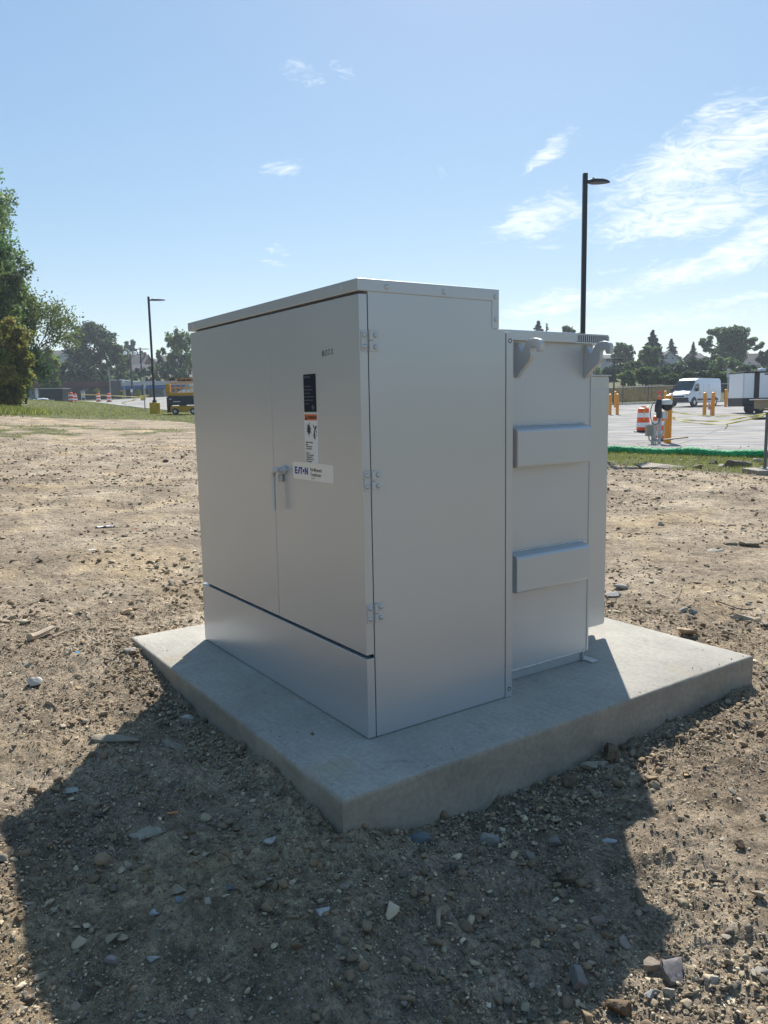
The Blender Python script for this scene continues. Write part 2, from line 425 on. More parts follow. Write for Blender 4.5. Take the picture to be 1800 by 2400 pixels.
# ------------------------------------------------------------------ ground sheet
def ground_material():
    m = bpy.data.materials.new('dirt_and_grass'); m.use_nodes = True; nt = m.node_tree; N = nt.nodes; L = nt.links
    b = N['Principled BSDF']; b.inputs['Roughness'].default_value = .95; b.inputs['Specular IOR Level'].default_value = .15
    tc = N.new('ShaderNodeTexCoord'); v = tc.outputs['Object']
    def noise(s, d=8, r=.6, w=0):
        n = N.new('ShaderNodeTexNoise'); n.inputs['Scale'].default_value = s; n.inputs['Detail'].default_value = d
        n.inputs['Roughness'].default_value = r; n.inputs['Distortion'].default_value = w; L.new(v, n.inputs['Vector']); return n.outputs[0]
    def ramp(x, stops):
        r = N.new('ShaderNodeValToRGB'); e = r.color_ramp.elements
        e[0].position, e[0].color = stops[0][0], (*stops[0][1], 1); e[1].position, e[1].color = stops[-1][0], (*stops[-1][1], 1)
        for p, c in stops[1:-1]:
            k = e.new(p); k.color = (*c, 1)
        L.new(x, r.inputs[0]); return r.outputs[0]
    def mix(f, a, c, mode='MIX', fac=None):
        x = N.new('ShaderNodeMix'); x.data_type = 'RGBA'; x.blend_type = mode
        if f is None: x.inputs[0].default_value = fac
        else: L.new(f, x.inputs[0])
        for s, k in ((a, 6), (c, 7)):
            if isinstance(s, tuple): x.inputs[k].default_value = (*s, 1)
            else: L.new(s, x.inputs[k])
        return x.outputs[2]
    c1 = ramp(noise(1.1, 6), [(.32, (.205, .160, .115)), (.5, (.335, .265, .190)), (.68, (.47, .385, .285))])
    c2 = ramp(noise(38, 8, .75), [(.30, (.42, .40, .38)), (.5, (.95, .95, .95)), (.70, (1.55, 1.52, 1.45))])
    c = mix(None, c1, c2, 'MULTIPLY', 1.0)
    c3 = ramp(noise(190, 5, .8), [(.33, (.5, .5, .5)), (.5, (1, 1, 1)), (.66, (1.5, 1.5, 1.48))])
    c = mix(None, c, c3, 'MULTIPLY', 1.0)
    c = mix(None, c, ramp(noise(9, 7, .7, .5), [(.34, (.50, .49, .48)), (.5, (1, 1, 1)), (.66, (1.36, 1.34, 1.28))]), 'MULTIPLY', .8)
    # straw-yellow and grey patches
    pf = ramp(noise(.55, 5, .6, .5), [(.50, (0, 0, 0)), (.66, (1, 1, 1))]); c = mix(pf, c, mix(None, c, (1.16, 1.11, .96), 'MULTIPLY', 1))
    pg = ramp(noise(2.3, 5, .6, .3), [(.56, (0, 0, 0)), (.70, (1, 1, 1))]); c = mix(pg, c, mix(None, c, (.74, .74, .76), 'MULTIPLY', 1))
    # pebbles seen as flecks
    vo = N.new('ShaderNodeTexVoronoi'); vo.inputs['Scale'].default_value = 62; L.new(v, vo.inputs['Vector'])
    vf = N.new('ShaderNodeMapRange'); vf.inputs[1].default_value = .30; vf.inputs[2].default_value = .22; L.new(vo.outputs['Distance'], vf.inputs[0])
    sel = N.new('ShaderNodeSeparateColor'); L.new(vo.outputs['Color'], sel.inputs[0])
    st = N.new('ShaderNodeMath'); st.operation = 'GREATER_THAN'; st.inputs[1].default_value = .62; L.new(sel.outputs[0], st.inputs[0])
    fm = N.new('ShaderNodeMath'); fm.operation = 'MULTIPLY'; L.new(vf.outputs[0], fm.inputs[0]); L.new(st.outputs[0], fm.inputs[1])
    pc = ramp(sel.outputs[1], [(0, (.12, .115, .11)), (.5, (.27, .25, .22)), (1, (.46, .42, .36))])
    c = mix(fm.outputs[0], c, pc)
    # turf, by the vertex mask
    at = N.new('ShaderNodeAttribute'); at.attribute_name = 'turf'
    sg = N.new('ShaderNodeSeparateColor'); L.new(at.outputs['Color'], sg.inputs[0])
    nf = N.new('ShaderNodeMath'); nf.operation = 'MULTIPLY_ADD'; nf.inputs[1].default_value = 1.6; nf.inputs[2].default_value = -.8; L.new(noise(5, 7, .7), nf.inputs[0])
    sm = N.new('ShaderNodeMath'); sm.operation = 'ADD'; L.new(sg.outputs[0], sm.inputs[0]); L.new(nf.outputs[0], sm.inputs[1])
    gm = N.new('ShaderNodeMapRange'); gm.inputs[1].default_value = .38; gm.inputs[2].default_value = .66; L.new(sm.outputs[0], gm.inputs[0])
    gc = ramp(noise(2.5, 8, .7), [(.3, (.060, .072, .028)), (.48, (.105, .108, .045)), (.62, (.19, .165, .095))])
    c = mix(gm.outputs[0], c, gc)
    L.new(c, b.inputs['Base Color'])
    b1 = N.new('ShaderNodeBump'); b1.inputs['Strength'].default_value = .9; b1.inputs['Distance'].default_value = .010; L.new(noise(60, 9, .75), b1.inputs['Height'])
    b2 = N.new('ShaderNodeBump'); b2.inputs['Strength'].default_value = .6; b2.inputs['Distance'].default_value = .02; L.new(noise(14, 6, .6), b2.inputs['Height'])
    L.new(b1.outputs[0], b2.inputs['Normal'])
    b3 = N.new('ShaderNodeBump'); b3.inputs['Strength'].default_value = .8; b3.inputs['Distance'].default_value = .05; L.new(noise(8, 9, .72, .4), b3.inputs['Height'])
    L.new(b2.outputs[0], b3.inputs['Normal']); L.new(b3.outputs[0], b.inputs['Normal'])
    return m
M['ground'] = ground_material()
def turf_mask(x, y):
    e = edge_dist(x, y)                              # negative on the dirt side
    dx = x-CAM[0]; dy = y-CAM[1]; r = np.hypot(dx, dy); lat = (dx*RGT[0]+dy*RGT[1])/np.maximum(r, .1)
    wl = 1-sstep(-.2, .25, lat)                       # left part of the view
    width = 4.0+.8*wl+1.2*fbm(x, y, .25, 3, 70)
    g = sstep(-width-1.2, -width+.6, e)
    sf = dx*FWD[0]+dy*FWD[1]; g = np.maximum(g, wl*sstep(39.5, 44.5, sf+3.5*fbm(x, y, .22, 3, 71)))
    # worn patches of grass at the left
    s = dx*FWD[0]+dy*FWD[1]; t = dx*RGT[0]+dy*RGT[1]
    patch = sstep(.02, .22, fbm(x*.6, y*.6, .45, 3, 81)+.16*np.exp(-(((s-30)/7)**2+((t+13)/5)**2))-.02)
    patch = patch*np.exp(-(((s-30)/8)**2+((t+12.5)/6.0)**2))
    g = np.maximum(g, patch*.95)
    g = np.maximum(g, .55*sstep(-30, -34, t)*(s > 20))
    far = sstep(80, 86, s)
    return np.clip(np.maximum(g, far*.75), 0, 1)
def in_lot(x, y):
    dx = x-CAM[0]; dy = y-CAM[1]; s = dx*FWD[0]+dy*FWD[1]; t = dx*RGT[0]+dy*RGT[1]
    far = np.interp(t, [-46, -8, 10, 60], [146, 140, 86, 86])
    return (edge_dist(x, y) > .3) & (s < far) & (t < 60) & (t > -44)
def build_ground():
    n = 900; u = np.linspace(-1, 1, n); a, b_ = .60, 7.5
    ax = a*np.sinh(b_*u)/1.0; cx, cy = .55, -.35
    X, Y = np.meshgrid(cx+ax*.95, cy+ax*.95, indexing='ij'); x = X.ravel(); y = Y.ravel()
    z = terrain(x, y)+relief(x, y)
    z = np.where(in_lot(x, y), z-.16, z)
    z = np.where(in_pad(x, y, -.03), -.42, z)
    idx = np.arange(n*n).reshape(n, n)
    Fc = np.stack([idx[:-1, :-1].ravel(), idx[1:, :-1].ravel(), idx[1:, 1:].ravel(), idx[:-1, 1:].ravel()], 1)
    o = npmesh('ground', np.stack([x, y, z], 1), Fc, M['ground'], smooth=True)
    at = o.data.color_attributes.new('turf', 'FLOAT_COLOR', 'POINT')
    c = np.ones((n*n, 4), np.float32); c[:, 0] = turf_mask(x, y); at.data.foreach_set('color', c.ravel())
    tag(o, 'bare stony dirt running back to thin grass and a wooded bank', kind='structure')
    return o
build_ground()

# ------------------------------------------------------------------ concrete
def concrete_material(name, base=(.39, .362, .312), top_lines=True):
    m = bpy.data.materials.new(name); m.use_nodes = True; nt = m.node_tree; N = nt.nodes; L = nt.links
    b = N['Principled BSDF']; b.inputs['Roughness'].default_value = .88; b.inputs['Specular IOR Level'].default_value = .25
    tc = N.new('ShaderNodeTexCoord'); v = tc.outputs['Object']
    def noise(s, d=6, r=.6, sc=None, w=0):
        n = N.new('ShaderNodeTexNoise'); n.inputs['Scale'].default_value = s; n.inputs['Detail'].default_value = d
        n.inputs['Roughness'].default_value = r; n.inputs['Distortion'].default_value = w
        if sc:
            mp = N.new('ShaderNodeMapping'); mp.inputs['Scale'].default_value = sc; L.new(v, mp.inputs[0]); L.new(mp.outputs[0], n.inputs['Vector'])
        else: L.new(v, n.inputs['Vector'])
        return n.outputs[0]
    def mr(x, a, c, lo, hi):
        r = N.new('ShaderNodeMapRange'); r.inputs[1].default_value = a; r.inputs[2].default_value = c; r.inputs[3].default_value = lo; r.inputs[4].default_value = hi
        L.new(x, r.inputs[0]); return r.outputs[0]
    def mul(a, c):
        x = N.new('ShaderNodeMix'); x.data_type = 'RGBA'; x.blend_type = 'MULTIPLY'; x.inputs[0].default_value = 1
        if isinstance(a, tuple): x.inputs[6].default_value = (*a, 1)
        else: L.new(a, x.inputs[6])
        L.new(c, x.inputs[7]); return x.outputs[2]
    c = mul(base, mr(noise(2.2, 6), .3, .7, .82, 1.14)); c = mul(c, mr(noise(7, 7, .65, None, .8), .58, .72, 1.0, .80)); c = mul(c, mr(noise(45, 8, .7), .3, .7, .84, 1.14))
    c = mul(c, mr(noise(260, 4, .7), .3, .7, .86, 1.12))
    broom = noise(1, 5, .65, (2.6, 95, 2.6), .3)
    geo = N.new('ShaderNodeNewGeometry'); sp = N.new('ShaderNodeSeparateXYZ'); L.new(geo.outputs['Normal'], sp.inputs[0])
    up = mr(sp.outputs[2], .8, .95, 0, 1)
    if top_lines:
        x = N.new('ShaderNodeMix'); x.data_type = 'RGBA'; L.new(up, x.inputs[0]); L.new(c, x.inputs[6]); L.new(mul(c, mr(broom, .32, .68, .93, 1.06)), x.inputs[7]); c = x.outputs[2]
    # sides: brownish form-face stain with small bug holes
    side = mul(c, mr(noise(1.6, 5, .6, (1, 1, 3)), .35, .65, .80, 1.05))
    tn = N.new('ShaderNodeMix'); tn.data_type = 'RGBA'; tn.blend_type = 'MULTIPLY'; tn.inputs[0].default_value = 1; L.new(side, tn.inputs[6]); tn.inputs[7].default_value = (.93, .89, .83, 1)
    vo = N.new('ShaderNodeTexVoronoi'); vo.inputs['Scale'].default_value = 17; L.new(v, vo.inputs['Vector'])
    sc = N.new('ShaderNodeSeparateColor'); L.new(vo.outputs['Color'], sc.inputs[0])
    rad = mr(sc.outputs[0], .55, 1, 0.0, .085)
    le = N.new('ShaderNodeMath'); le.operation = 'LESS_THAN'; L.new(vo.outputs['Distance'], le.inputs[0]); L.new(rad, le.inputs[1])
    hole = N.new('ShaderNodeMix'); hole.data_type = 'RGBA'; L.new(le.outputs[0], hole.inputs[0]); L.new(tn.outputs[2], hole.inputs[6]); hole.inputs[7].default_value = (.06, .055, .05, 1)
    fx = N.new('ShaderNodeMix'); fx.data_type = 'RGBA'; L.new(up, fx.inputs[0]); L.new(hole.outputs[2], fx.inputs[6]); L.new(c, fx.inputs[7]); c = fx.outputs[2]
    # rust-yellow stains on the top
    st = mr(noise(1.7, 4, .55, None, .4), .56, .72, 0, .75); s2 = N.new('ShaderNodeMath'); s2.operation = 'MULTIPLY'; L.new(st, s2.inputs[0]); L.new(up, s2.inputs[1])
    y = N.new('ShaderNodeMix'); y.data_type = 'RGBA'; y.blend_type = 'MULTIPLY'; L.new(s2.outputs[0], y.inputs[0]); L.new(c, y.inputs[6]); y.inputs[7].default_value = (1.0, .84, .60, 1)
    L.new(y.outputs[2], b.inputs['Base Color'])
    bm_ = N.new('ShaderNodeBump'); bm_.inputs['Strength'].default_value = .55; bm_.inputs['Distance'].default_value = .0022; L.new(broom if top_lines else noise(50), bm_.inputs['Height'])
    b2 = N.new('ShaderNodeBump'); b2.inputs['Strength'].default_value = .4; b2.inputs['Distance'].default_value = .002; L.new(noise(120, 6, .7), b2.inputs['Height'])
    L.new(bm_.outputs[0], b2.inputs['Normal']); L.new(b2.outputs[0], b.inputs['Normal'])
    return m
M['concrete'] = concrete_material('broomed_concrete')
M['concrete_plain'] = concrete_material('plain_concrete', (.36, .33, .28), False)
def slab(name, x0, x1, y0, y1, z0, z1, m, cell=.02, rad=.014, wob=.006):
    """a concrete slab with tooled, slightly uneven edges"""
    rows = []
    prof = [(0, z0), (0, z0+(z1-z0)*.5), (0, z1-rad*1.6), (0, z1-rad), (rad*.12, z1-rad*.5), (rad*.4, z1-rad*.18), (rad, z1)]
    def ring(ins, z):
        nx = max(2, int((x1-x0)/cell)); ny = max(2, int((y1-y0)/cell)); pts = []
        for i in range(nx): pts.append((x0+(x1-x0)*i/nx, y0, 0, 1))
        for i in range(ny): pts.append((x1, y0+(y1-y0)*i/ny, -1, 0))
        for i in range(nx): pts.append((x1-(x1-x0)*i/nx, y1, 0, -1))
        for i in range(ny): pts.append((x0, y1-(y1-y0)*i/ny, 1, 0))
        out = []
        for (x, y, a, b) in pts:
            xx = min(max(x, x0+ins), x1-ins); yy = min(max(y, y0+ins), y1-ins)
            out.append((xx, yy, z))
        return np.array(out)
    V = []; Fc = []; nr = None
    for k, (ins, z) in enumerate(prof):
        rg = ring(ins, z); nr = len(rg)
        amp = wob*(1 if k >= 2 else .5)
        nn = fbm(rg[:, 0]+rg[:, 2]*3, rg[:, 1]-rg[:, 2]*2, 7, 4, 3)*amp
        cx, cy = (x0+x1)/2, (y0+y1)/2
        rg[:, 0] -= np.sign(rg[:, 0]-cx)*np.abs(nn)*(np.abs(np.abs(rg[:, 0]-cx)-(x1-x0)/2) < rad*1.5)
        rg[:, 1] -= np.sign(rg[:, 1]-cy)*np.abs(nn)*(np.abs(np.abs(rg[:, 1]-cy)-(y1-y0)/2) < rad*1.5)
        if 2 <= k <= 5: rg[:, 2] -= np.abs(nn)*.6
        V.append(rg)
        if k:
            a0 = (k-1)*nr; b0 = k*nr; j = np.arange(nr); j2 = (j+1) % nr
            Fc.append(np.stack([a0+j, a0+j2, b0+j2, b0+j], 1))
    V = np.concatenate(V); Fc = np.concatenate(Fc)
    me = bpy.data.meshes.new(name); me.from_pydata(V.tolist(), [], Fc.tolist()+[list(range(len(V)-nr, len(V)))])
    me.polygons.foreach_set('use_smooth', [True]*len(me.polygons)); me.set_sharp_from_angle(angle=R(50))
    o = bpy.data.objects.new(name, me); col.objects.link(o); me.materials.append(m); return o
pad = slab('concrete_pad', P_IN[0], P_IN[1], P_IN[2], P_IN[3], -.42, 0, M['concrete'])
tag(pad, 'thick pale concrete pad with broomed top under the grey electrical cabinet', 'concrete pad')

def pebble_on_pad():
    sh, f = rock_shapes(1, 2, 71, .2, 5); v = sh[0]*np.array([.011, .009, .007])+np.array([0, 0, .006])
    o = npmesh('mud_crumb', v, f, M['clod']); p = CAM+pxdir(733, 1722)*(-CAM[2]/pxdir(733, 1722)[2]); o.location = (p[0], p[1], 0); tag(o, 'single dark crumb of mud lying on the front of the pad', 'dirt clod')
# ------------------------------------------------------------------ the transformer
W, D, H = 1.676, .722, 1.75
T = thing('pad_mounted_transformer', 'large light grey steel transformer cabinet with two doors standing on the concrete pad', 'transformer', (-.84, .85, 0))
def tp(mb, name, m, parent=None, **k):
    mb.v = [(a+.84, b-.85, c) for a, b, c in mb.v]
    return mb.build(name, m, parent or T, **k)
side = [(.040, .004), (D, .004), (D, 1.592), (.660, 1.592), (.660, 1.715), (.040, 1.715)]
tp(MB().prism(side, 'x', -W, 0), 'cabinet_body', M['paint'], bevel=.0015)
tp(MB().box(-W+.01, -.012, .0385, .0396, .305, .36), 'gap_shade_strip', M['gap'])  # black strip painting the shade in the gap between doors and sill
lid = tp(MB().prism([(-.006, 1.703), (.644, 1.703), (.644, 1.593), (.683, 1.593), (.683, 1.752), (-.006, 1.748)], 'x', -W-.004, .004), 'lid', M['paint'], bevel=.004)
def dome(c, axis, r=.0105, h=.006, sgn=1):
    pr = [(r, 0), (r, h*.25), (r*.86, h*.6), (r*.5, h*.92), (.0006, h)]
    return MB().lathe([(a, b*sgn) for a, b in pr], c, 14, axis)
for y, z in ((.122, 1.724), (.392, 1.723), (.661, 1.722), (.664, 1.631)):
    tp(dome((.0035, y, z), 'x'), 'bolt', M['paint'], lid, smooth=True)
for x in (-.105, -1.60):
    tp(dome((x, -.0055, 1.725), 'y', sgn=1), 'bolt', M['paint'], lid, smooth=True)
door = tp(MB().box(-.7285, 0, 0, .0365, .339, 1.694), 'door', M['paint'], bevel=.003)
doorL = tp(MB().box(-1.664, -.7315, 0, .0365, .339, 1.694), 'door', M['paint'], bevel=.003)
sill = tp(MB().box(-W, 0, 0, .0365, .004, .325), 'sill_panel', M['paint'], bevel=.003)
for z in (1.527, 1.012, .503):
    h = tp(MB().box(.0, .004, .006, .035, z-.037, z+.037).box(.0, .004, .0525, .082, z-.037, z+.037), 'hinge', M['paint_cast'], bevel=.0008)
    tp(MB().lathe([(.0088, z-.037), (.0088, z-.001)], (.007, .0435, 0), 12).lathe([(.0088, z+.001), (.0088, z+.037)], (.007, .0435, 0), 12), 'hinge_barrel', M['paint_cast'], h, smooth=True)
    for y in (.019, .068):
        for dz in (-.021, .021): tp(dome((.004, y, z+dz), 'x', .0095, .0065), 'bolt', M['paint'], h, smooth=True)
# handle: round escutcheon, crank arm across the seam and a hanging lever
hd = tp(MB().lathe([(.019, 0), (.019, .010), (.015, .013), (.012, .030), (.0115, .034)], (-.622, 0, 1.021), 20, 'y'), 'handle', M['paint_cast'], smooth=True)
HB = MB(); HB.tube([(-.618, -.031, 1.022), (-.640, -.033, 1.022), (-.660, -.034, 1.017), (-.671, -.034, 1.004), (-.672, -.034, .985)], [.010, .0115, .0115, .011, .010], 12)
HB.tube([(-.672, -.034, .992), (-.672, -.035, .93), (-.670, -.035, .860), (-.670, -.035, .840)], [.0095, .0095, .0085, .008], 12)
tp(HB, 'lever', M['paint_cast'], hd, smooth=True)
tp(MB().box(-.663, -.634, -.016, -.003, .968, 1.000), 'padlock_guard', M['paint_cast'], hd, bevel=.003)
# labels on the right-hand door
def plate(x0, x1, z0, z1, r, y0, y1):
    pts = []
    for cx, cz, a0 in ((x1-r, z0+r, -90), (x1-r, z1-r, 0), (x0+r, z1-r, 90), (x0+r, z0+r, 180)):
        for k in range(5):
            a = R(a0+k*22.5); pts.append((cx+r*math.cos(a), cz+r*math.sin(a)))
    return MB().prism(pts, 'y', y0, y1)
def letters(s, size, m, parent, x, y, z, bold=0, sx=1.0, name='lettering'):
    o = text_mesh(name, s, size, m, parent, (x+.84, y-.85, z), bold=bold, sx=sx); return o
navy = tp(plate(-.429, -.329, 1.271, 1.423, .003, -.0012, .001), 'dark_label', M['label_navy'])
fp = MB()                                             # the print on this label is too faint to read: rows of small marks
for k, (z_, w_) in enumerate(((1.408, .042), (1.372, .050), (1.358, .062), (1.344, .040), (1.330, .066), (1.316, .058), (1.302, .036))):
    x_ = -.423
    while x_ < -.423+w_: l_ = .004+.004*((k*7+int(x_*9000)) % 3); fp.box(x_, x_+l_, -.0018, -.0010, z_, z_+(.008 if k == 0 else .0045)); x_ += l_+.0022
tp(fp, 'faint_print', M['ink_faint'], navy)
tp(MB().prism([(-.355, 1.277), (-.342, 1.289), (-.355, 1.301), (-.368, 1.289)], 'y', -.0018, -.0010), 'diamond_mark', M['ink_faint'], navy)
wl = tp(plate(-.432, -.322, 1.062, 1.266, .004, -.0012, .001), 'warning_label', M['label_white'])
tp(MB().box(-.428, -.326, -.0018, -.001, 1.237, 1.262), 'orange_band', M['label_orange'], wl)
tp(MB().prism([(-.425, 1.240), (-.403, 1.240), (-.414, 1.259)], 'y', -.0023, -.0015), 'alert_triangle', M['ink'], wl)
tp(MB().prism([(-.4155, 1.2455), (-.4125, 1.2455), (-.4118, 1.2545), (-.4162, 1.2545)], 'y', -.0028, -.002), 'exclamation', M['label_orange'], wl)
letters('WARNING', .0165, M['ink'], wl, -.400, -.0024, 1.2435, .0006, .92)
burst = []
for k in range(22):
    a = math.pi*2*k/22+.1; rr = (.030 if k % 4 == 0 else .024) if k % 2 == 0 else .0125
    burst.append((-.395+rr*math.cos(a)*.80, 1.200+rr*math.sin(a)*1.1))
tp(MB().prism(burst, 'y', -.0018, -.001), 'burst_mark', M['ink'], wl)
man = MB(); man.lathe([(.0048, -.0018), (.0048, -.001)], (0, 0, 0), 10, 'y'); man.v = [(a-.333, b*-1-.0028, c+1.211) for a, b, c in man.v]
for pts, w in (([(-.358, 1.219), (-.350, 1.205), (-.340, 1.207)], .0022), ([(-.340, 1.207), (-.347, 1.192), (-.351, 1.182)], .0042),
               ([(-.351, 1.184), (-.345, 1.174), (-.348, 1.160)], .0028), ([(-.351, 1.184), (-.357, 1.178), (-.352, 1.166)], .0026), ([(-.333, 1.196), (-.334, 1.183)], .001), ([(-.340, 1.176), (-.329, 1.176)], .001)):
    for (a, b), (c, d) in zip(pts, pts[1:]):
        l = math.hypot(c-a, d-b); nx, nz = -(d-b)/l*w, (c-a)/l*w
        man.prism([(a+nx, b+nz), (a-nx, b-nz), (c-nx, d-nz), (c+nx, d+nz)], 'y', -.0018, -.001)
tp(man, 'falling_figure_mark', M['ink'], wl)
for k, s in enumerate(('Hazardous voltage', 'inside.', 'Can shock, burn', 'or cause death.', '', 'Keep out.', 'If open or unlocked', 'immediately call', 'electric power and', 'light company.')):
    if s: letters(s, .0092, M['ink'], wl, -.424, -.0019, 1.1445-k*.0087, .00025, .86)
np_ = tp(plate(-.545, -.207, .989, 1.062, .010, -.0016, .001), 'nameplate', M['label_cream'], bevel=.0004)
lg = MB(); x0, z0, lh = -.528, 1.0115, .030
def bar(a, b, c, d): lg.box(x0+a, x0+b, -.0022, -.0014, z0+c, z0+d)
bar(0, .0085, 0, lh)                                  # E
for zz in (0, .0115, .023): bar(.0087, .0235, zz, zz+.007)
lg.prism([(x0+.0265, z0), (x0+.0375, z0+lh), (x0+.044, z0+lh), (x0+.044, z0+.011), (x0+.0395, z0+.011), (x0+.036, z0)], 'y', -.0022, -.0014)   # A, left stroke
lg.prism([(x0+.046, z0+lh), (x0+.066, z0+lh), (x0+.066, z0+.0225), (x0+.0605, z0+.0225), (x0+.0605, z0), (x0+.052, z0), (x0+.052, z0+.0225), (x0+.046, z0+.0225)], 'y', -.0022, -.0014)
cc = [(x0+.0755+.0068*math.cos(R(a)), z0+.0150+.0080*math.sin(R(a))) for a in range(0, 360, 24)]
lg.prism(cc, 'y', -.0022, -.0014)
lg.prism([(x0+.087, z0), (x0+.087, z0+lh), (x0+.095, z0+lh), (x0+.1055, z0+.0125), (x0+.1055, z0+lh), (x0+.1145, z0+lh), (x0+.1145, z0), (x0+.107, z0), (x0+.0955, z0+.019), (x0+.0955, z0)], 'y', -.0022, -.0014)
tp(lg, 'logo', M['blue'], np_)
letters('Pad Mounted', .0205, M['ink'], np_, -.393, -.0024, 1.0285, .0001, .84)
letters('Transformer', .0205, M['ink'], np_, -.393, -.0024, 1.0085, .0001, .84)
tp(MB().box(-.386, -.374, -.0024, -.0015, .9985, 1.0005).box(-.372, -.362, -.0024, -.0015, .9985, 1.0005), 'small_print', M['ink'], np_)
mk = MB()
def stroke(pts, r=.0008): mk.tube([(a, -.0006, b) for a, b in pts], r, 5)
stroke([(-.269, 1.509), (-.266, 1.483)]); stroke([(-.261, 1.511), (-.257, 1.486)]); stroke([(-.275, 1.4985), (-.252, 1.503)]); stroke([(-.275, 1.491), (-.251, 1.495)])
stroke([(-.242, 1.508), (-.247, 1.500), (-.246, 1.490), (-.240, 1.487), (-.234, 1.492), (-.233, 1.502), (-.238, 1.509), (-.243, 1.508)])
for dx in (0, .024): stroke([(-.227+dx, 1.506), (-.220+dx, 1.512), (-.214+dx, 1.508), (-.217+dx, 1.500), (-.226+dx, 1.491), (-.209+dx, 1.494)])
tp(mk, 'marker_number', M['ink'], door)
# mounting flange between cabinet and tank
fl = [(.7245, .002), (.7625, .002), (.7625, 1.565), (.757, 1.578), (.748, 1.584), (.7245, 1.584)]
fg = tp(MB().prism(fl, 'x', -.06, .0035), 'tank_flange', M['paint'], bevel=.002)
for z in (1.548, .038):
    tp(MB().lathe([(.010, 0), (.010, .0015)], (.0030, .7445, z), 14, 'x'), 'bolt_hole', M['dark'], fg)
    tp(MB().lathe([(.0065, 0), (.0065, .0028)], (.0030, .743, z), 14, 'x'), 'bolt', M['paint'], fg, smooth=True)
tp(MB().box(-W+.02, -.06, .7245, .76, .004, 1.57), 'tank_front_plate', M['paint'])
TX = -.13
tank = tp(MB().box(-1.55, TX, .7605, 1.41, .050, 1.590), 'tank', M['paint_cast'], bevel=.004)
tp(MB().box(TX-.01, TX+.0035, 1.400, 1.413, .05, 1.56), 'tank_seam', M['paint'], tank, bevel=.001)
tp(MB().box(-1.50, TX-.012, .7700, 1.375, .0015, .048), 'base_rail', M['paint'], bevel=.002)
tp(MB().box(TX-.11, TX+.004, 1.376, 1.382, .0015, .062).box(TX-.05, TX+.055, 1.383, 1.432, .0015, .008), 'foot_bracket', M['paint'], bevel=.001)
def bead(path, r, n, seed, parent=tank, name='weld_bead'):
    a, b = Vector(path[0]), Vector(path[1]); rg = random.Random(seed); pts = []; rr = []
    for k in range(n+1):
        p = a.lerp(b, k/n); pts.append(p+Vector((0, 0, rg.uniform(-.0012, .0012)))); rr.append(r*rg.uniform(.55, 1.5))
    return tp(MB().tube(pts, rr, 7), name, M['weld'], parent, smooth=True)
bead([(TX, .765, .052), (TX, 1.40, .052)], .0045, 70, 3)
# cover with louvred end
cv = tp(MB().prism([(TX-1.44, 1.600), (TX-1.44, 1.563), (TX+.030, 1.563), (TX+.030, 1.604), (TX+.026, 1.608), (TX-1.43, 1.608)], 'y', .728, 1.262), 'tank_cover', M['paint'], bevel=.002)
vt = MB().box(TX-1.44, TX+.020, 1.266, 1.500, 1.601, 1.607).box(TX-1.44, TX+.024, 1.266, 1.500, 1.562, 1.568).box(TX+.010, TX+.026, 1.266, 1.274, 1.5685, 1.6005).box(TX+.010, TX+.026, 1.490, 1.500, 1.5685, 1.6005)
ns = 15
for k in range(ns):
    y = 1.280+k*(1.484-1.280)/(ns-1); vt.box(TX+.010, TX+.025, y-.0026, y+.0026, 1.5685, 1.6005)
vent = tp(vt, 'vent', M['paint'])
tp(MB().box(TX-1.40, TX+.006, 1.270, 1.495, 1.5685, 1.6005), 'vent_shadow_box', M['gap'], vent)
# channel braces
for k, (zt, zb) in enumerate(((1.172, 1.004), (.600, .434))):
    pr = [(TX-.001, zt+.016), (TX+.052, zt+.004), (TX+.060, zt-.006), (TX+.060, zb+.010), (TX+.054, zb+.002), (TX-.001, zb)]
    br = tp(MB().prism(pr, 'y', .862, 1.352), 'brace', M['paint_cast'], tank, bevel=.003)
    if k == 0:
        e = [(TX, zt+.013), (TX+.050, zt+.002), (TX+.056, zt-.007), (TX+.056, zb+.010), (TX+.050, zb+.004), (TX, zb+.004)]
        q = tp(MB().prism(e, 'y', .8595, .8625), 'end_plate', M['primer']); q['label'] = 'end of the upper brace with pinkish overspray'
    bead([(TX+.002, .80, zt+.018), (TX+.002, 1.365, zt+.018)], .0038, 60, 10+k)
# lifting hooks
hk = [(-.001, .153), (-.001, .002), (.012, .000), (.040, .030), (.088, .068), (.099, .092), (.096, .110), (.100, .122), (.113, .128), (.124, .122), (.130, .106),
      (.150, .104), (.156, .112), (.157, .140), (.150, .153), (.135, .162), (.112, .165), (.088, .162), (.068, .152), (.056, .136), (.046, .112), (.036, .118), (.018, .150)]
for y in (.900, 1.350):
    tp(MB().prism([(TX+a, 1.402+b) for a, b in hk], 'y', y, y+.024), 'lifting_hook', M['paint_cast'], tank, bevel=.0035)
# radiator bank at the back: flat hollow panels on two header pipes
for hz in (1.36, .14):
    tp(MB().tube([(-1.36, 1.50, hz), (-.36, 1.50, hz)], .028, 12).tube([(-.85, 1.40, hz), (-.85, 1.50, hz)], .028, 12), 'radiator_header', M['paint'], smooth=True)
for k in range(13):
    x = -.362-k*.078
    pr = [(1.475, .075), (1.485, .064), (1.800, .064), (1.812, .075), (1.812, 1.412), (1.800, 1.422), (1.485, 1.422), (1.475, 1.412)]
    f = MB().prism(pr, 'x', x-.006, x+.006)
    f.box(x-.010, x+.010, 1.482, 1.805, .150, 1.352)
    tp(f, 'radiator_fin', M['paint'], bevel=.003)
tp(MB().box(-1.31, -.345, 1.47, 1.818, 1.423, 1.429), 'radiator_top_strap', M['paint'], bevel=.001)

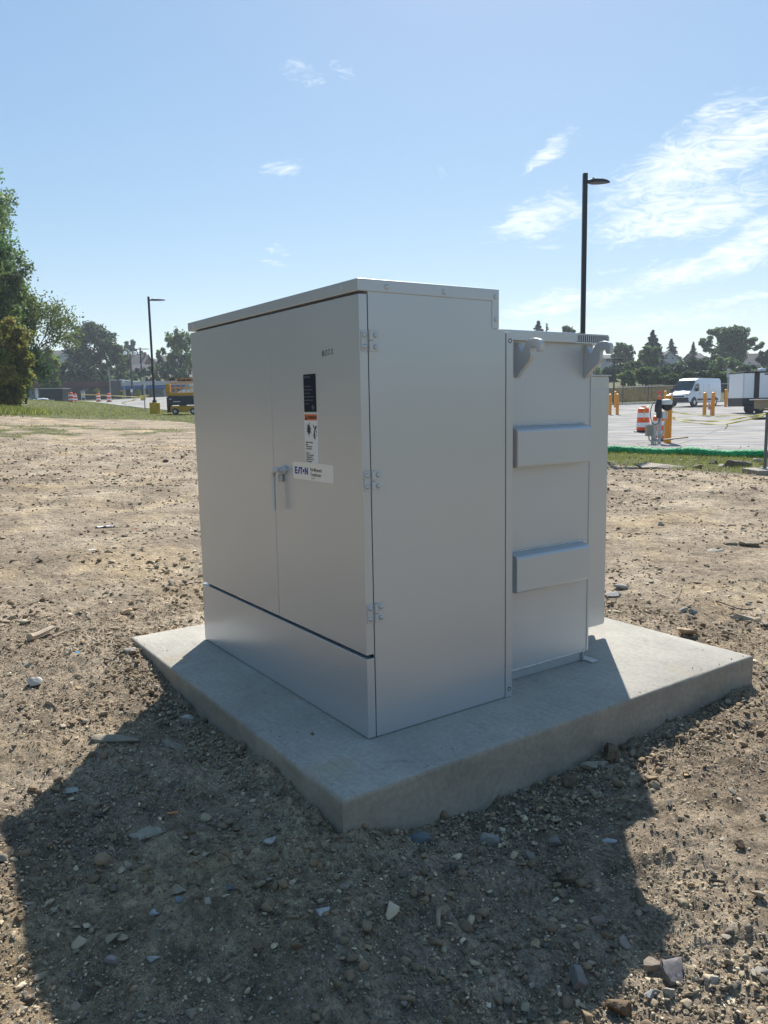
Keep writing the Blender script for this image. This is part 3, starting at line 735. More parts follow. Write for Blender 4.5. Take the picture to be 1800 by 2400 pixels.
# ------------------------------------------------------------------ stones
def ico(sub):
    bm = bmesh.new(); bmesh.ops.create_icosphere(bm, subdivisions=sub, radius=1)
    v = np.array([q.co[:] for q in bm.verts]); f = np.array([[a.index for a in q.verts] for q in bm.faces]); bm.free(); return v, f
def rock_shapes(n, sub, seed, crush=.28, facets=0):
    v, f = ico(sub); out = []; rg = np.random.default_rng(seed)
    for k in range(n):
        w = v.copy()
        for _ in range(facets or 9):                 # chop with random planes to get flat faces
            nn = rg.normal(size=3); nn /= np.linalg.norm(nn); d = rg.uniform(.26, .72)
            h = w@nn; w = w-np.outer(np.maximum(0, h-d), nn)
        w = w*(1+crush*(rg.random((len(w), 1))-.5)*.5)
        out.append(w)
    return out, f
M['stone'] = mat('stone', (1, 1, 1), .85, attr='tint', bump=(90, .5, .004), spec=.25)
M['clod'] = mat('earth_clod', (.17, .125, .085), 1.0, var=(40, .35), bump=(70, 1.0, .012), spec=.1)
def stone_tints(n, rg):
    pal = np.array([(.30, .27, .22), (.24, .215, .18), (.20, .19, .18), (.36, .33, .28), (.15, .145, .145), (.27, .21, .155), (.45, .42, .37), (.24, .235, .20), (.21, .165, .125)])
    p = np.array([.22, .2, .14, .12, .08, .1, .04, .05, .05]); c = pal[rg.choice(len(pal), n, p=p/p.sum())]
    return c*rg.uniform(.58, 1.38, (n, 1))*np.array([1.17, 1.04, .84])
def scatter(name, label, P, size, flat, sub, seed, sink=.35, nshape=14, facets=0, bright=1.0, zfix=None):
    """P (n,2) plan positions; size (n,) mean radius; flat (n,) height factor"""
    rg = np.random.default_rng(seed); sh, f = rock_shapes(nshape, sub, seed, facets=facets); n = len(P); nv = len(sh[0])
    z = gz(P[:, 0], P[:, 1]) if zfix is None else np.full(len(P), zfix); S_ = np.stack(sh); W = S_[rg.integers(0, nshape, n)]            # n,nv,3
    sc = size[:, None]*np.stack([rg.uniform(.8, 1.35, n), rg.uniform(.65, 1.0, n), flat*rg.uniform(.7, 1.1, n)], 1)
    W = W*sc[:, None, :]
    a = rg.uniform(0, 2*np.pi, n); t1 = rg.normal(0, .28, n); t2 = rg.normal(0, .28, n)
    def rot(W, i, j, a):
        c, s = np.cos(a)[:, None], np.sin(a)[:, None]; p, q = W[:, :, i]*c-W[:, :, j]*s, W[:, :, i]*s+W[:, :, j]*c
        W = W.copy(); W[:, :, i] = p; W[:, :, j] = q; return W
    W = rot(W, 0, 2, t1); W = rot(W, 1, 2, t2); W = rot(W, 0, 1, a)
    W[:, :, 0] += P[:, 0:1]; W[:, :, 1] += P[:, 1:2]; W[:, :, 2] += (z+size*flat*(1-sink*1.2))[:, None]
    V = W.reshape(-1, 3); Fc = (f[None]+(np.arange(n)*nv)[:, None, None]).reshape(-1, 3)
    tint = np.repeat(stone_tints(n, rg)*bright, nv, 0)
    o = npmesh(name, V, Fc, M['stone'], tint=tint); return tag(o, label, 'gravel', kind='stuff')
def wedge(n, r0, r1, power, seed, half=.62):
    """random plan points in front of the viewpoint and a little to each side"""
    rg = np.random.default_rng(seed); r = (rg.random(n)*(r1**power-r0**power)+r0**power)**(1/power); a = rg.uniform(-half, half, n)
    x = CAM[0]+r*(FWD[0]*np.cos(a)+RGT[0]*np.sin(a)); y = CAM[1]+r*(FWD[1]*np.cos(a)+RGT[1]*np.sin(a))
    P = np.stack([x, y], 1); return P[~in_pad(x, y, .0) & (edge_dist(x, y) < -.2)]
def sizes(n, lo, hi, k, seed):
    u = np.random.default_rng(seed).random(n); return lo*(1-u*(1-(lo/hi)**k))**(-1/k)
P = wedge(170000, 1.0, 5.4, 1.6, 1, .70)
k = fbm(P[:, 0], P[:, 1], 1.8, 3, 90)+.55 > np.random.default_rng(3).random(len(P))*.95; P = P[k]
scatter('fine_gravel', 'small crushed stones strewn over the dirt nearest the concrete pad', P, sizes(len(P), .0026, .010, 1.9, 5), np.full(len(P), .66), 1, 21, .25, 24, bright=1.15)
P = wedge(9500, 1.0, 6.5, 1.8, 2, .72)
k = fbm(P[:, 0], P[:, 1], 1.3, 3, 95)+.45 > np.random.default_rng(4).random(len(P))*.95; P = P[k]
scatter('coarse_gravel', 'mixed pebbles and angular stone chips around the concrete pad', P, sizes(len(P), .006, .026, 2.2, 6), np.random.default_rng(61).uniform(.3, .8, len(P)), 2, 22, .4, 20, bright=1.2)
P = wedge(70000, 4.2, 28, 1.2, 7, .60)
k = fbm(P[:, 0], P[:, 1], .7, 4, 97)+.45 > np.random.default_rng(5).random(len(P))*.9; P = P[k]
rr = np.hypot(P[:, 0]-CAM[0], P[:, 1]-CAM[1])
scatter('stone_chips', 'flat pale stone chips littering the bare field behind the cabinet', P, sizes(len(P), .006, .040, 2.2, 8)*np.clip(rr/9, .8, 1.8), np.full(len(P), .34), 1, 23, .45, 16, bright=1.35)
P = wedge(15000, 4.5, 24, 1.25, 17, .60)
k = fbm(P[:, 0], P[:, 1], .9, 4, 197)+.35 > np.random.default_rng(15).random(len(P))*.9; P = P[k]
rr = np.hypot(P[:, 0]-CAM[0], P[:, 1]-CAM[1])
oc = scatter('soil_crumbs', 'dark dry crumbs of soil over the bare field', P, sizes(len(P), .010, .040, 2.0, 18)*np.clip(rr/9, .8, 1.7), np.full(len(P), .5), 1, 29, .35, 16)
cc_ = oc.data.color_attributes['tint']; bb = np.ones(len(oc.data.vertices)*4, np.float32); cc_.data.foreach_get('color', bb); bb = bb.reshape(-1, 4)
bb[:, :3] = np.array([.215, .155, .10])*(bb[:, :3].mean(1, keepdims=True)/.24); cc_.data.foreach_set('color', bb.ravel())
P = wedge(2600, 1.3, 7.5, 1.6, 47, .66)
k = fbm(P[:, 0], P[:, 1], 1.6, 3, 147) > .10; P = P[k]
scatter('rubble_pieces', 'broken angular pieces of stone half buried in the dirt', P, sizes(len(P), .012, .038, 2.4, 48), np.random.default_rng(49).uniform(.3, .75, len(P)), 3, 51, .5, 16, facets=12)
P = wedge(16000, 1.2, 6.0, 1.6, 53, .68); k = fbm(P[:, 0], P[:, 1], 1.4, 3, 153) > -.02; P = P[k]
oc = scatter('soil_clods', 'crumbly brown clods of soil around the concrete pad', P, sizes(len(P), .005, .026, 2.0, 54), np.full(len(P), .72), 2, 55, .35, 18, facets=4)
cc_ = oc.data.color_attributes['tint']; bb = np.ones(len(oc.data.vertices)*4, np.float32); cc_.data.foreach_get('color', bb); bb = bb.reshape(-1, 4)
bb[:, :3] = np.array([.235, .17, .108])*(bb[:, :3].mean(1, keepdims=True)/.24)**.4; cc_.data.foreach_set('color', bb.ravel())
P = wedge(9000, 3.8, 16, 1.35, 57, .60); k = fbm(P[:, 0], P[:, 1], .8, 4, 157) > .13; P = P[k]
scatter('field_rubble', 'patches of broken stone and hard lumps over the bare field', P, sizes(len(P), .014, .060, 2.3, 58), np.random.default_rng(59).uniform(.25, .6, len(P)), 2, 61, .45, 18, facets=10, bright=1.15)
rg_ = np.random.default_rng(77); P = np.concatenate([np.stack([rg_.uniform(P_IN[0]+.02, P_IN[1]-.02, 160), P_IN[2]+.015+rg_.exponential(.06, 160)], 1), np.stack([P_IN[1]-.015-rg_.exponential(.05, 160), rg_.uniform(P_IN[2]+.02, P_IN[3]-.02, 160)], 1)])
o_ = scatter('pad_grit', 'grit and crumbs tracked onto the concrete pad', P, sizes(len(P), .0015, .007, 2.2, 19), np.full(len(P), .6), 1, 41, .1, 12, zfix=.0)
# crumbly soil heaped along the pad edge and the churned strip at the lower right
def heap(cx, cy, sx, sy, n, seed):
    rg = np.random.default_rng(seed); q = np.stack([rg.normal(cx, sx, n), rg.normal(cy, sy, n)], 1); return q[~in_pad(q[:, 0], q[:, 1], .0)]
P = np.concatenate([heap(.50, .35, .10, .30, 900, 31), heap(.48, 1.2, .07, .5, 500, 32), heap(1.55, .15, .22, .22, 900, 33), heap(1.25, -.35, .3, .25, 500, 34), heap(-.9, -.45, .7, .05, 900, 35), heap(.15, -1.45, .2, .18, 400, 36)])
scatter('loose_rubble', 'heaped crumbs of soil and stone along the pad foot', P, sizes(len(P), .005, .020, 1.7, 9), np.full(len(P), .75), 2, 24, .25, 20)

def rock(name, label, cat, px, py, wpx, h=.5, dep=.7, colr=(.3, .27, .22), m=None, seed=0, rz=None, sink=.25, sub=3, facets=9, tilt=0):
    """one stone: wpx its width in the photo, h and dep its height and depth as fractions of that"""
    g = ground_at(px, py); d = (g-CAM)@FX; w = wpx/F*d/2
    sh, f = rock_shapes(1, sub, 500+seed, .10, facets); v = sh[0]
    v = v/np.abs(v).max(0)
    n_ = fbm(v[:, 0]*1.5+seed, v[:, 1]*1.5+v[:, 2], 2.2, 3, seed)
    v = v*(1+.16*n_[:, None]); v = v*np.array([w, w*dep, w*h])
    a = FACE+(rz if rz is not None else random.uniform(-.4, .4))
    if tilt: c, s = math.cos(tilt), math.sin(tilt); v = np.stack([v[:, 0]*c-v[:, 2]*s, v[:, 1], v[:, 0]*s+v[:, 2]*c], 1)
    c, s = math.cos(a), math.sin(a); v = np.stack([v[:, 0]*c-v[:, 1]*s, v[:, 0]*s+v[:, 1]*c, v[:, 2]+w*h*(1-sink*2)], 1)
    t = np.array(colr)[None]*(1+.28*fbm(v[:, 0]*30, v[:, 1]*30+v[:, 2]*40, 1.2, 3, seed+3)[:, None])
    o = npmesh(name, v, f, m or M['stone'], tint=t, smooth=False); o.location = g
    if h >= .5: o.data.polygons.foreach_set('use_smooth', [True]*len(o.data.polygons)); o.data.set_sharp_from_angle(angle=R(28))
    return tag(o, label, cat)
TANc, GRY, PALE, DRK, BRN, BLU = (.27, .235, .175), (.22, .21, .195), (.40, .375, .33), (.10, .10, .10), (.20, .14, .09), (.20, .225, .235)
ROCKS = [
 ('flat_stone','long flat layered stone half in sun at the left edge of the shadow',253,1742,152,.22,.35,TANc,0),
 ('flat_stone','flat tan stone beside the long slab in the shadow left of the pad',398,1752,74,.32,.45,TANc,0),
 ('rock','rounded whitish rock against the left foot of the pad',437,1690,34,.75,.8,PALE,0),
 ('flat_stone','pale thin flake of stone lying in the far left of the shadow',163,1854,44,.15,.8,(.33,.33,.28),0),
 ('flat_stone','flat triangular tan slab in the middle of the left shadow',341,1957,82,.26,.62,(.31,.28,.22),0),
 ('rock','dull white lump in the shadow left of the near pad corner',637,1972,40,.42,.7,PALE,0),
 ('rock','squared tan block of stone in the lower left shadow',415,2090,46,.62,.7,TANc,0),
 ('rock','bluish grey pebble touching the squared tan block',422,2112,24,.7,.7,BLU,0),
 ('rock','smooth dark oval cobble right of the squared tan block',539,2084,32,.55,.7,(.14,.14,.15),0),
 ('rock','pale blue-grey chip standing on end below the squared block',363,2146,26,.8,.5,(.36,.38,.38),0),
 ('rock','mossy brown round stone in the lower middle of the shadow',602,2221,34,.7,.8,BRN,0),
 ('rock','pinkish grey rounded stone near the bottom left shadow edge',257,2258,34,.7,.8,(.30,.26,.24),0),
 ('flat_stone','narrow pale flat stone right of the pinkish rounded stone',357,2250,42,.3,.5,PALE,0),
 ('rock','chalky crumbling white lump in the shadow below the near corner',756,2140,42,.4,.8,(.44,.43,.40),0),
 ('rock','white boulder in the sun at the far left above a grass clod',81,1608,46,.6,.8,(.50,.46,.40),0),
 ('rock','tall dark upright cobble in the pit at the bottom right',1364,2318,60,1.25,.8,(.20,.19,.185),0),
 ('rock','brown round cobble left of the split dark boulder',1521,2272,48,1.0,.9,(.26,.21,.165),0),
 ('rock','split dark grey boulder with a sunlit top at the bottom right',1580,2292,80,.85,.8,(.17,.155,.15),0),
 ('rock','pale egg-shaped cobble on the shadow edge at the lower right',1461,2217,38,.95,.8,(.30,.27,.24),0),
 ('rock','veined reddish cobble up the slope from the egg-shaped one',1405,2170,46,.8,.6,(.27,.22,.19),0),
 ('dirt_clod','dark ball of dried mud leaning on the right face of the pad',1426,1776,52,.85,.9,None,1),
 ('dirt_clod','lumpy brown mud ball at the pad foot left of the flat tan stone',1334,1840,50,.7,.8,None,1),
 ('flat_stone','long narrow tan stone propped below the mud ball at the pad',1394,1800,84,.28,.35,TANc,0),
 ('rock','big grey-tan rock among rubble right of the near pad corner',1141,1976,62,.7,.6,(.29,.265,.23),0),
 ('flat_stone','dark wedge of slate leaning on rubble by the near corner',980,1972,70,.45,.6,(.15,.165,.165),0),
 ('rock','brownish round stone in the shadow under the flat pale chip',1299,1981,38,.9,.9,(.21,.185,.16),0),
 ('flat_stone','flat pale blue chip in the shadow right of the brown stone',1429,1975,36,.35,.6,(.37,.39,.38),0),
 ('dirt_clod','small rusty brown clod in the middle of the right shadow',1334,2070,46,.7,.8,None,1),
 ('rock','dark brown stone alone on the sunlit ground at the right',1736,1984,28,.75,.8,(.12,.085,.06),0),
 ('dirt_clod','brown clod of earth at the bottom edge right of centre',1450,2375,62,.9,.9,None,1),
 ('rock','tan sunlit stone right of the split dark boulder',1660,2298,44,.6,.7,(.38,.33,.26),0),
 ('flat_stone','broad tan stone at the lower right border of the ground',1778,2280,56,.4,.6,(.36,.31,.25),0),
 ('rock','small pale stone wedged under the split dark boulder',1563,2330,38,.8,.8,(.32,.29,.25),0),
 ('rock','grey pebble left of the stone under the split boulder',1526,2334,40,.55,.8,(.25,.25,.24),0),
 ('rock','round brown stone beside the small rusty clod',1236,2010,36,.9,.9,(.20,.17,.14),0),
 ('flat_stone','layered tan slab in the sun at the right edge of the field',1762,1280,64,.38,.5,(.34,.27,.19),0),
 ('flat_stone','dark slab touching the layered tan slab at the right',1718,1278,38,.32,.5,(.19,.16,.12),0),
 ('flat_stone','thin bright flake left of the layered tan slab',1677,1291,42,.22,.5,(.42,.38,.31),0),
 ('rock','small bright grey stone in the open field right of the radiator',1553,1232,22,.5,.6,PALE,0),
 ('flat_stone','flat grey slab in the dirt just right of the radiator',1459,1377,42,.3,.6,(.38,.36,.33),0),
 ('flat_stone','second grey slab half behind the radiator edge',1440,1398,46,.3,.5,(.30,.29,.27),0),
 ('flat_stone','orange-tan slab at the back edge of the pad',1606,1484,64,.28,.5,(.42,.31,.20),0),
 ('rock','slate-blue stone above the back edge of the pad',1620,1440,30,.55,.5,(.20,.22,.22),0),
 ('rock','pale angular stone touching the slate-blue one',1603,1434,26,.6,.5,(.40,.38,.34),0),
 ('flat_stone','long tan stone lying beyond the right corner of the pad',1736,1451,80,.26,.35,(.36,.30,.24),0),
 ('flat_stone','long thin plank-like slab lying before the grass strip',1546,1097,140,.12,.5,(.33,.28,.22),0),
 ('rock','tan wedge of stone right of the plank-like slab',1638,1098,28,.5,.7,(.32,.25,.18),0),
 ('rock','big brown boulder in front of the green tube at the right',1729,1094,62,.52,.7,(.19,.155,.125),0),
 ('rock','white stone nestled left of the big brown boulder',1690,1096,24,.5,.7,(.40,.37,.33),0),
 ('rock','dark stone left of the white one by the boulder',1671,1088,22,.6,.7,(.16,.13,.10),0),
 ('rock','pale rounded stone beside the small concrete footing',1775,1083,28,.45,.7,(.38,.33,.28),0),
 ('flat_stone','broken pale slab against the left corner of the pad',302,1530,40,.42,.6,(.42,.38,.31),0),
 ('rock','grey upright stone in the sun at the left below a twig',69,1562,20,.9,.7,(.32,.31,.30),0),
 ('rock','dark clod-like stone in the open field left of the cabinet',388,1084,16,.6,.8,(.13,.10,.08),0),
 ('flat_stone','tan slab of rubble at the left border by the tall grass',12,962,34,.5,.7,(.45,.38,.31),0),
]
for i, (nm, lb, px, py, w, h, dp, c, cl) in enumerate(ROCKS):
    rock(nm, lb, 'rock' if nm == 'rock' else ('flat stone' if nm == 'flat_stone' else 'dirt clod'), px, py, w, h, dp,
         c or (1, 1, 1), M['clod'] if cl else None, seed=i+1, facets=9 if not cl else 2)

pebble_on_pad()
# ------------------------------------------------------------------ twigs, straw, litter
def stick(name, label, cat, pts, r, m, lift=.004, n=7):
    g = [ground_at(*p) for p in pts]; o0 = g[0]
    path = [tuple(q-o0+np.array([0, 0, r+lift+random.uniform(0, .4)*r])) for q in g]
    o = MB().tube(path, [r*(1-.35*k/(len(path)-1)) for k in range(len(path))], n).build(name, m, smooth=True); o.location = o0
    return tag(o, label, cat)
stick('wood_stick', 'short thick peeled stick on the dirt left of the pad', 'stick', [(70,1505),(85,1499),(110,1490),(126,1482)], .021, mat('peeled_wood', (.42, .33, .24), .8, var=(20, .2)))
stick('bark_strip', 'reddish strip of bark beside the thick peeled stick', 'stick', [(124,1498),(150,1488),(190,1478)], .009, M['wood'])
stick('twig', 'long thin bent twig on the dry ground at the left', 'twig', [(44,1452),(45,1428),(60,1421),(100,1408),(155,1390)], .0035, M['wood'])
stick('twig', 'straight twig below the long bent one at the left', 'twig', [(70,1457),(110,1447),(145,1438)], .004, M['wood'])
stick('twig', 'thin curved dark root near the right end of the pad', 'twig', [(1678,1411),(1705,1421),(1730,1430),(1765,1434)], .005, M['bark'])
stick('twig', 'pale upright-looking straw twig behind the right of the pad', 'twig', [(1581,1425),(1590,1400),(1597,1380)], .0035, M['wood'])
stick('wood_chip', 'weathered splinter of wood upright in the lower centre shadow', 'wood chip', [(1029,2140),(1027,2160),(1029,2184)], .0085, M['wood'])
stick('bark_strip', 'small dark strip of bark in the sun at the lower right', 'stick', [(1661,2069),(1675,2071),(1698,2074)], .006, M['bark'])
stick('cigarette_butt', 'orange cigarette end in the left shadow by the triangular slab', 'cigarette butt', [(393,1913),(418,1908)], .0042, mat('filter_paper', (.60, .28, .10), .7))
def scrap(name, label, px, py, w, m, seed, asp=.45):
    g = ground_at(px, py); d = (g-CAM)@FX; s = w/F*d; rg = np.random.default_rng(seed); n = 9
    u, v = np.meshgrid(np.linspace(-.5, .5, n), np.linspace(-.5, .5, n)); x = (u*s).ravel(); y = (v*s*asp).ravel()
    z = .22*s*(np.abs(fbm(x/s*3+seed, y/s*3, 1.6, 3, seed)))+.004
    x = x+.18*s*fbm(x/s*2, y/s*2, 1.5, 2, seed+5); idx = np.arange(n*n).reshape(n, n)
    Fc = np.stack([idx[:-1, :-1].ravel(), idx[:-1, 1:].ravel(), idx[1:, 1:].ravel(), idx[1:, :-1].ravel()], 1)
    o = npmesh(name, np.stack([x, y, z], 1), Fc, m, smooth=True); o.location = g; o.rotation_euler = (0, 0, FACE+.3)
    so_ = o.modifiers.new('thickness', 'SOLIDIFY'); so_.thickness = .0012
    return tag(o, label, 'litter')
scrap('plastic_film', 'crumpled strip of clear white plastic film in the left field', 250, 1236, 44, M['plastic_white'], 1, .3)
scrap('plastic_scrap', 'small white scrap in the left field below the plastic film', 216, 1290, 18, M['plastic_white'], 2)
scrap('plastic_scrap', 'tiny bright red scrap in the left field', 318, 1240, 12, M['plastic_red'], 3)
scrap('plastic_scrap', 'tiny bright blue scrap left of the pad corner', 184, 1530, 13, M['plastic_blue'], 4, .8)
scrap('paper_scrap', 'white scrap lying on the grass at the far left', 74, 966, 9, M['plastic_white'], 5)

# ------------------------------------------------------------------ car park
def st(t, s): p = CAM[:2]+FWD*s+RGT*t; return float(p[0]), float(p[1])
def asphalt():
    m = mat('worn_pale_asphalt', (.31, .29, .27), .95, var=(.6, .26, 10), spec=.08); return m
M['asphalt'] = asphalt()
M['linepaint'] = mat('line_paint', (.62, .62, .61), .8, var=(1.5, .15))
M['kerb'] = mat('kerb_concrete', (.42, .41, .38), .8, var=(1.2, .12))
NEAR = [(-42, 105), (-31, 86.8), (-20.5, 69.4), (-12.2, 55.6), (-3, 36.6), (5.8, 24.3), (9.6, 17.9), (17, 5.4)]
FAR = [(-44, 146), (-31, 143), (-20.5, 141), (-8, 140), (4, 100), (10, 86), (30, 86), (60, 86)]
def lot_mesh():
    n, k = 60, 90; V = []
    ne = np.array(NEAR); fa = np.array(FAR); u = np.linspace(0, 1, n); ui = np.linspace(0, 1, len(ne))
    N_ = np.stack([np.interp(u, ui, ne[:, i]) for i in (0, 1)], 1); F_ = np.stack([np.interp(u, ui, fa[:, i]) for i in (0, 1)], 1)
    for w in np.linspace(0, 1, k)**1.5:
        q = N_*(1-w)+F_*w; V.append(CAM[:2]+q[:, 1:2]*FWD+q[:, 0:1]*RGT)
    V = np.concatenate(V); z = terrain(V[:, 0], V[:, 1])+.0
    idx = np.arange(k*n).reshape(k, n); Fc = np.stack([idx[:-1, :-1].ravel(), idx[:-1, 1:].ravel(), idx[1:, 1:].ravel(), idx[1:, :-1].ravel()], 1)
    o = npmesh('car_park', np.column_stack([V, z]), Fc, M['asphalt'], smooth=True)
    return tag(o, 'pale worn asphalt car park beyond the field', kind='structure')
lot_mesh()
def strip(name, pts, w, h, m, label=None, kind=None, cat=None, dz=.0, n=24):
    """a raised strip following the terrain; pts in (t,s)"""
    P = []
    for a, b in zip(pts, pts[1:]):
        for k in range(n): P.append((a[0]+(b[0]-a[0])*k/n, a[1]+(b[1]-a[1])*k/n))
    P.append(pts[-1]); P = np.array(P); d = np.gradient(P, axis=0); d /= np.linalg.norm(d, axis=1)[:, None]; nr = np.stack([-d[:, 1], d[:, 0]], 1)
    V = []
    for off, hh in ((-w/2, -.1), (-w/2, h), (w/2, h), (w/2, -.1)):
        q = P+nr*off; xy = CAM[:2]+q[:, 1:2]*FWD+q[:, 0:1]*RGT; c = CAM[:2]+P[:, 1:2]*FWD+P[:, 0:1]*RGT
        V.append(np.column_stack([xy, terrain(c[:, 0], c[:, 1])+hh+dz]))
    k = len(P); V = np.concatenate(V); f = []
    for j in range(3):
        i = np.arange(k-1); f.append(np.stack([j*k+i, j*k+i+1, (j+1)*k+i+1, (j+1)*k+i], 1))
    o = npmesh(name, V, np.concatenate(f), m); return tag(o, label, cat, kind=kind)
strip('kerb', [(-42, 105), (-12.2, 55.6), (-8, 48.7)], .3, .05, M['kerb'], 'pale kerb along the near side of the car park', 'structure')
strip('kerb', [(9, 86), (60, 86)], .5, .14, M['kerb'], 'white kerb at the far right side of the car park', 'structure')
strip('kerb', [(-34, 141.2), (-8, 139.6)], .3, .12, M['kerb'], 'pale kerb before the shops', 'structure')
def line(a, b, w=.12): strip('parking_line', [a, b], w, .012, M['linepaint'], 'worn white parking line on the asphalt', 'structure', n=6)
for a, b in [((6.5,28),(16,27)), ((9,31.5),(16,33.2)), ((6.5,36),(20,38.4)), ((7.5,44.8),(12.2,45.6)), ((13,45),(26,47.2)), ((8,50),(26,52.5)), ((9,58),(24,60)), ((9.5,24.4),(16,23.2)),
             ((7,66),(26,68)), ((-30,96),(-17,92)), ((-27,84),(-14,80)), ((-36,108),(-20,106)), ((-24,118),(-14,117)), ((8,40.5),(14,39.6))]:
    line(a, b, .13)
M['gravel_dark'] = mat('dark_gravel', (.12, .12, .12), .95)
def margin():
    rg = np.random.default_rng(200); n = 5200; t = rg.uniform(5, 16, n); s_ = 17.9-(t-9.6)*87.1/51.6+rg.exponential(1.4, n)+.3; P = CAM[:2]+s_[:, None]*FWD+t[:, None]*RGT
    scatter('gravel_margin', 'loose grey gravel along the near margin of the car park', P, sizes(n, .012, .04, 2, 201), np.full(n, .5), 1, 202, .3, 12)
margin()
# green sediment tube
def sock():
    pts = []; k = 90; t0, s0, t1, s1 = 3.6, 24.15, 11.9, 15.3
    for i in range(k+1):
        w = i/k; t = t0+(t1-t0)*w; s = s0+(s1-s0)*w; x, y = st(t, s); z = terrain(x, y)
        r = .106*(1+.12*math.sin(i*2.4)*math.sin(i*.9)+.08*math.sin(i*.7+1))
        pts.append(((x, y, float(z)+.075+.02*math.sin(i*.45)), r))
    b = pts[0][0]; o = MB().tube([(p[0]-b[0], p[1]-b[1], p[2]-b[2]) for p, r in pts], [r for p, r in pts], 14).build('sediment_tube', M['green_sock'], smooth=True)
    o.location = b; tag(o, 'long bright green fabric tube lying between the grass and the car park', 'sediment tube')
sock()

# ------------------------------------------------------------------ foliage
class Leaves:
    def __init__(s): s.V = []; s.C = []; s.n = 0
    def add(s, P, size, rg, tint=1.0, up=0.0, long=1.7, droop=None, tvar=.35, hue=None):
        n = len(P); N = rg.normal(size=(n, 3)); N[:, 2] += up; N /= np.linalg.norm(N, axis=1)[:, None]
        A = rg.normal(size=(n, 3)) if droop is None else droop+rg.normal(size=(n, 3))*.35
        A -= N*(A*N).sum(1)[:, None]; A /= np.linalg.norm(A, axis=1)[:, None]; B = np.cross(N, A)
        sz = (size*rg.uniform(.6, 1.3, n))[:, None]
        q = np.stack([P-A*sz*long*.5, P+B*sz*.5, P+A*sz*long*.5, P-B*sz*.5], 1); s.V.append(q.reshape(-1, 3))
        t = rg.uniform(1-tvar, 1+tvar, (n, 1))*tint*np.ones((n, 3))
        if hue is not None: t = t*hue
        s.C.append(np.repeat(t, 4, 0)); s.n += n
    def build(s, name, m, parent):
        V = np.concatenate(s.V); C = np.concatenate(s.C); f = np.arange(len(V)).reshape(-1, 4)
        return npmesh(name, V, f, m, parent, tint=C)
def blob_points(c, r, n, rg, shell=.55):
    d = rg.normal(size=(n, 3)); d /= np.linalg.norm(d, axis=1)[:, None]; k = rg.random(n)**shell
    return np.array(c)+d*(k[:, None])*np.array(r)
def trunk_mesh(mb, p, r, n=7): mb.tube(p, r, n)
def broadleaf(name, label, px, d, h, w, m, n=9000, leaf=.35, nb=26, cb=.22, seed=0, parent_group=None, dz=0, gaps=.62, trunk_r=None, cat='tree', profile='round', hue=None, fine=1.0):
    """an own trunk with limbs and a crown of leaf clumps"""
    rg = np.random.default_rng(seed+900); x, y, z = spot(px, d, dz); root = thing(name, label, cat, (x, y, z), FACE, parent_group)
    tr = trunk_r or h*.020; mb = MB(); L_ = Leaves(); top = h*.93
    lean = rg.uniform(-.06, .06)*h
    axis = [(0, 0, -.4), (lean*.2, 0, h*.18), (lean*.5, .1, h*.42), (lean, 0, h*.72)]
    mb.tube(axis, [tr*1.25, tr, tr*.75, tr*.3], 8)
    blobs = []
    for k in range(nb):
        u = (k+.5)/nb; zz = h*(cb+(1-cb)*(1-(1-u)**1.05)*.94)
        a = k*2.39996+rg.uniform(-.4, .4); f = (zz/h-cb)/(1-cb)
        if profile == 'round': env = math.sqrt(max(.05, 1-(2*f-.85)**2/1.35))
        elif profile == 'cone': env = max(.08, 1-f)**.8
        elif profile == 'vase': env = .35+.65*math.sin(min(1, f*1.15)*math.pi*.62)
        else: env = max(.2, math.sin(math.pi*min(1, .12+f*.86)))
        rr = w/2*env*rg.uniform(.35, 1.0)**.6; br = w*.5*rg.uniform(.26, .42)*(.65+.35*env)*fine
        rr = max(0, rr-br*.55)
        c = (lean*f+rr*math.cos(a), rr*math.sin(a), min(zz, h-br*.7)); blobs.append((c, br))
        if k % 2 == 0:
            zb = h*(.12+.5*f*rg.uniform(.5, .9)); q = (lean*zb/h, 0, zb)
            mid = ((q[0]+c[0])*.5, (q[1]+c[1])*.5, (q[2]+c[2])*.5-br*.15); mb.tube([q, mid, c], [tr*.42, tr*.25, tr*.08], 5, cap=False)
    tot = sum(b**2 for c, b in blobs); vs = min(2.2, max(1, h*(1-cb)/w*.95))
    for c, b in blobs:
        k = max(20, int(n*b*b/tot)); sub = rg.normal(size=(max(4, int(6+b*2)), 3)); sub /= np.linalg.norm(sub, axis=1)[:, None]
        tint = rg.uniform(.72, 1.28); hj = np.array([rg.uniform(.78, 1.22), 1, rg.uniform(.8, 1.1)])*(np.array(hue) if hue is not None else 1)
        for sd in sub:
            cc = np.array(c)+sd*b*rg.uniform(.3, .9)*np.array([1, 1, .8*vs]); P = blob_points(cc, (b*.46, b*.46, b*.36*vs), max(5, k//len(sub)), rg, .5)
            fz = rg.random(len(P)) < .22; P[fz] = cc+(P[fz]-cc)*1.5; L_.add(P, leaf, rg, tint*rg.uniform(.85, 1.15), up=.5, hue=hj)
    mb.build('trunk', M['bark'], root, smooth=True); L_.build('crown', m, root); return root
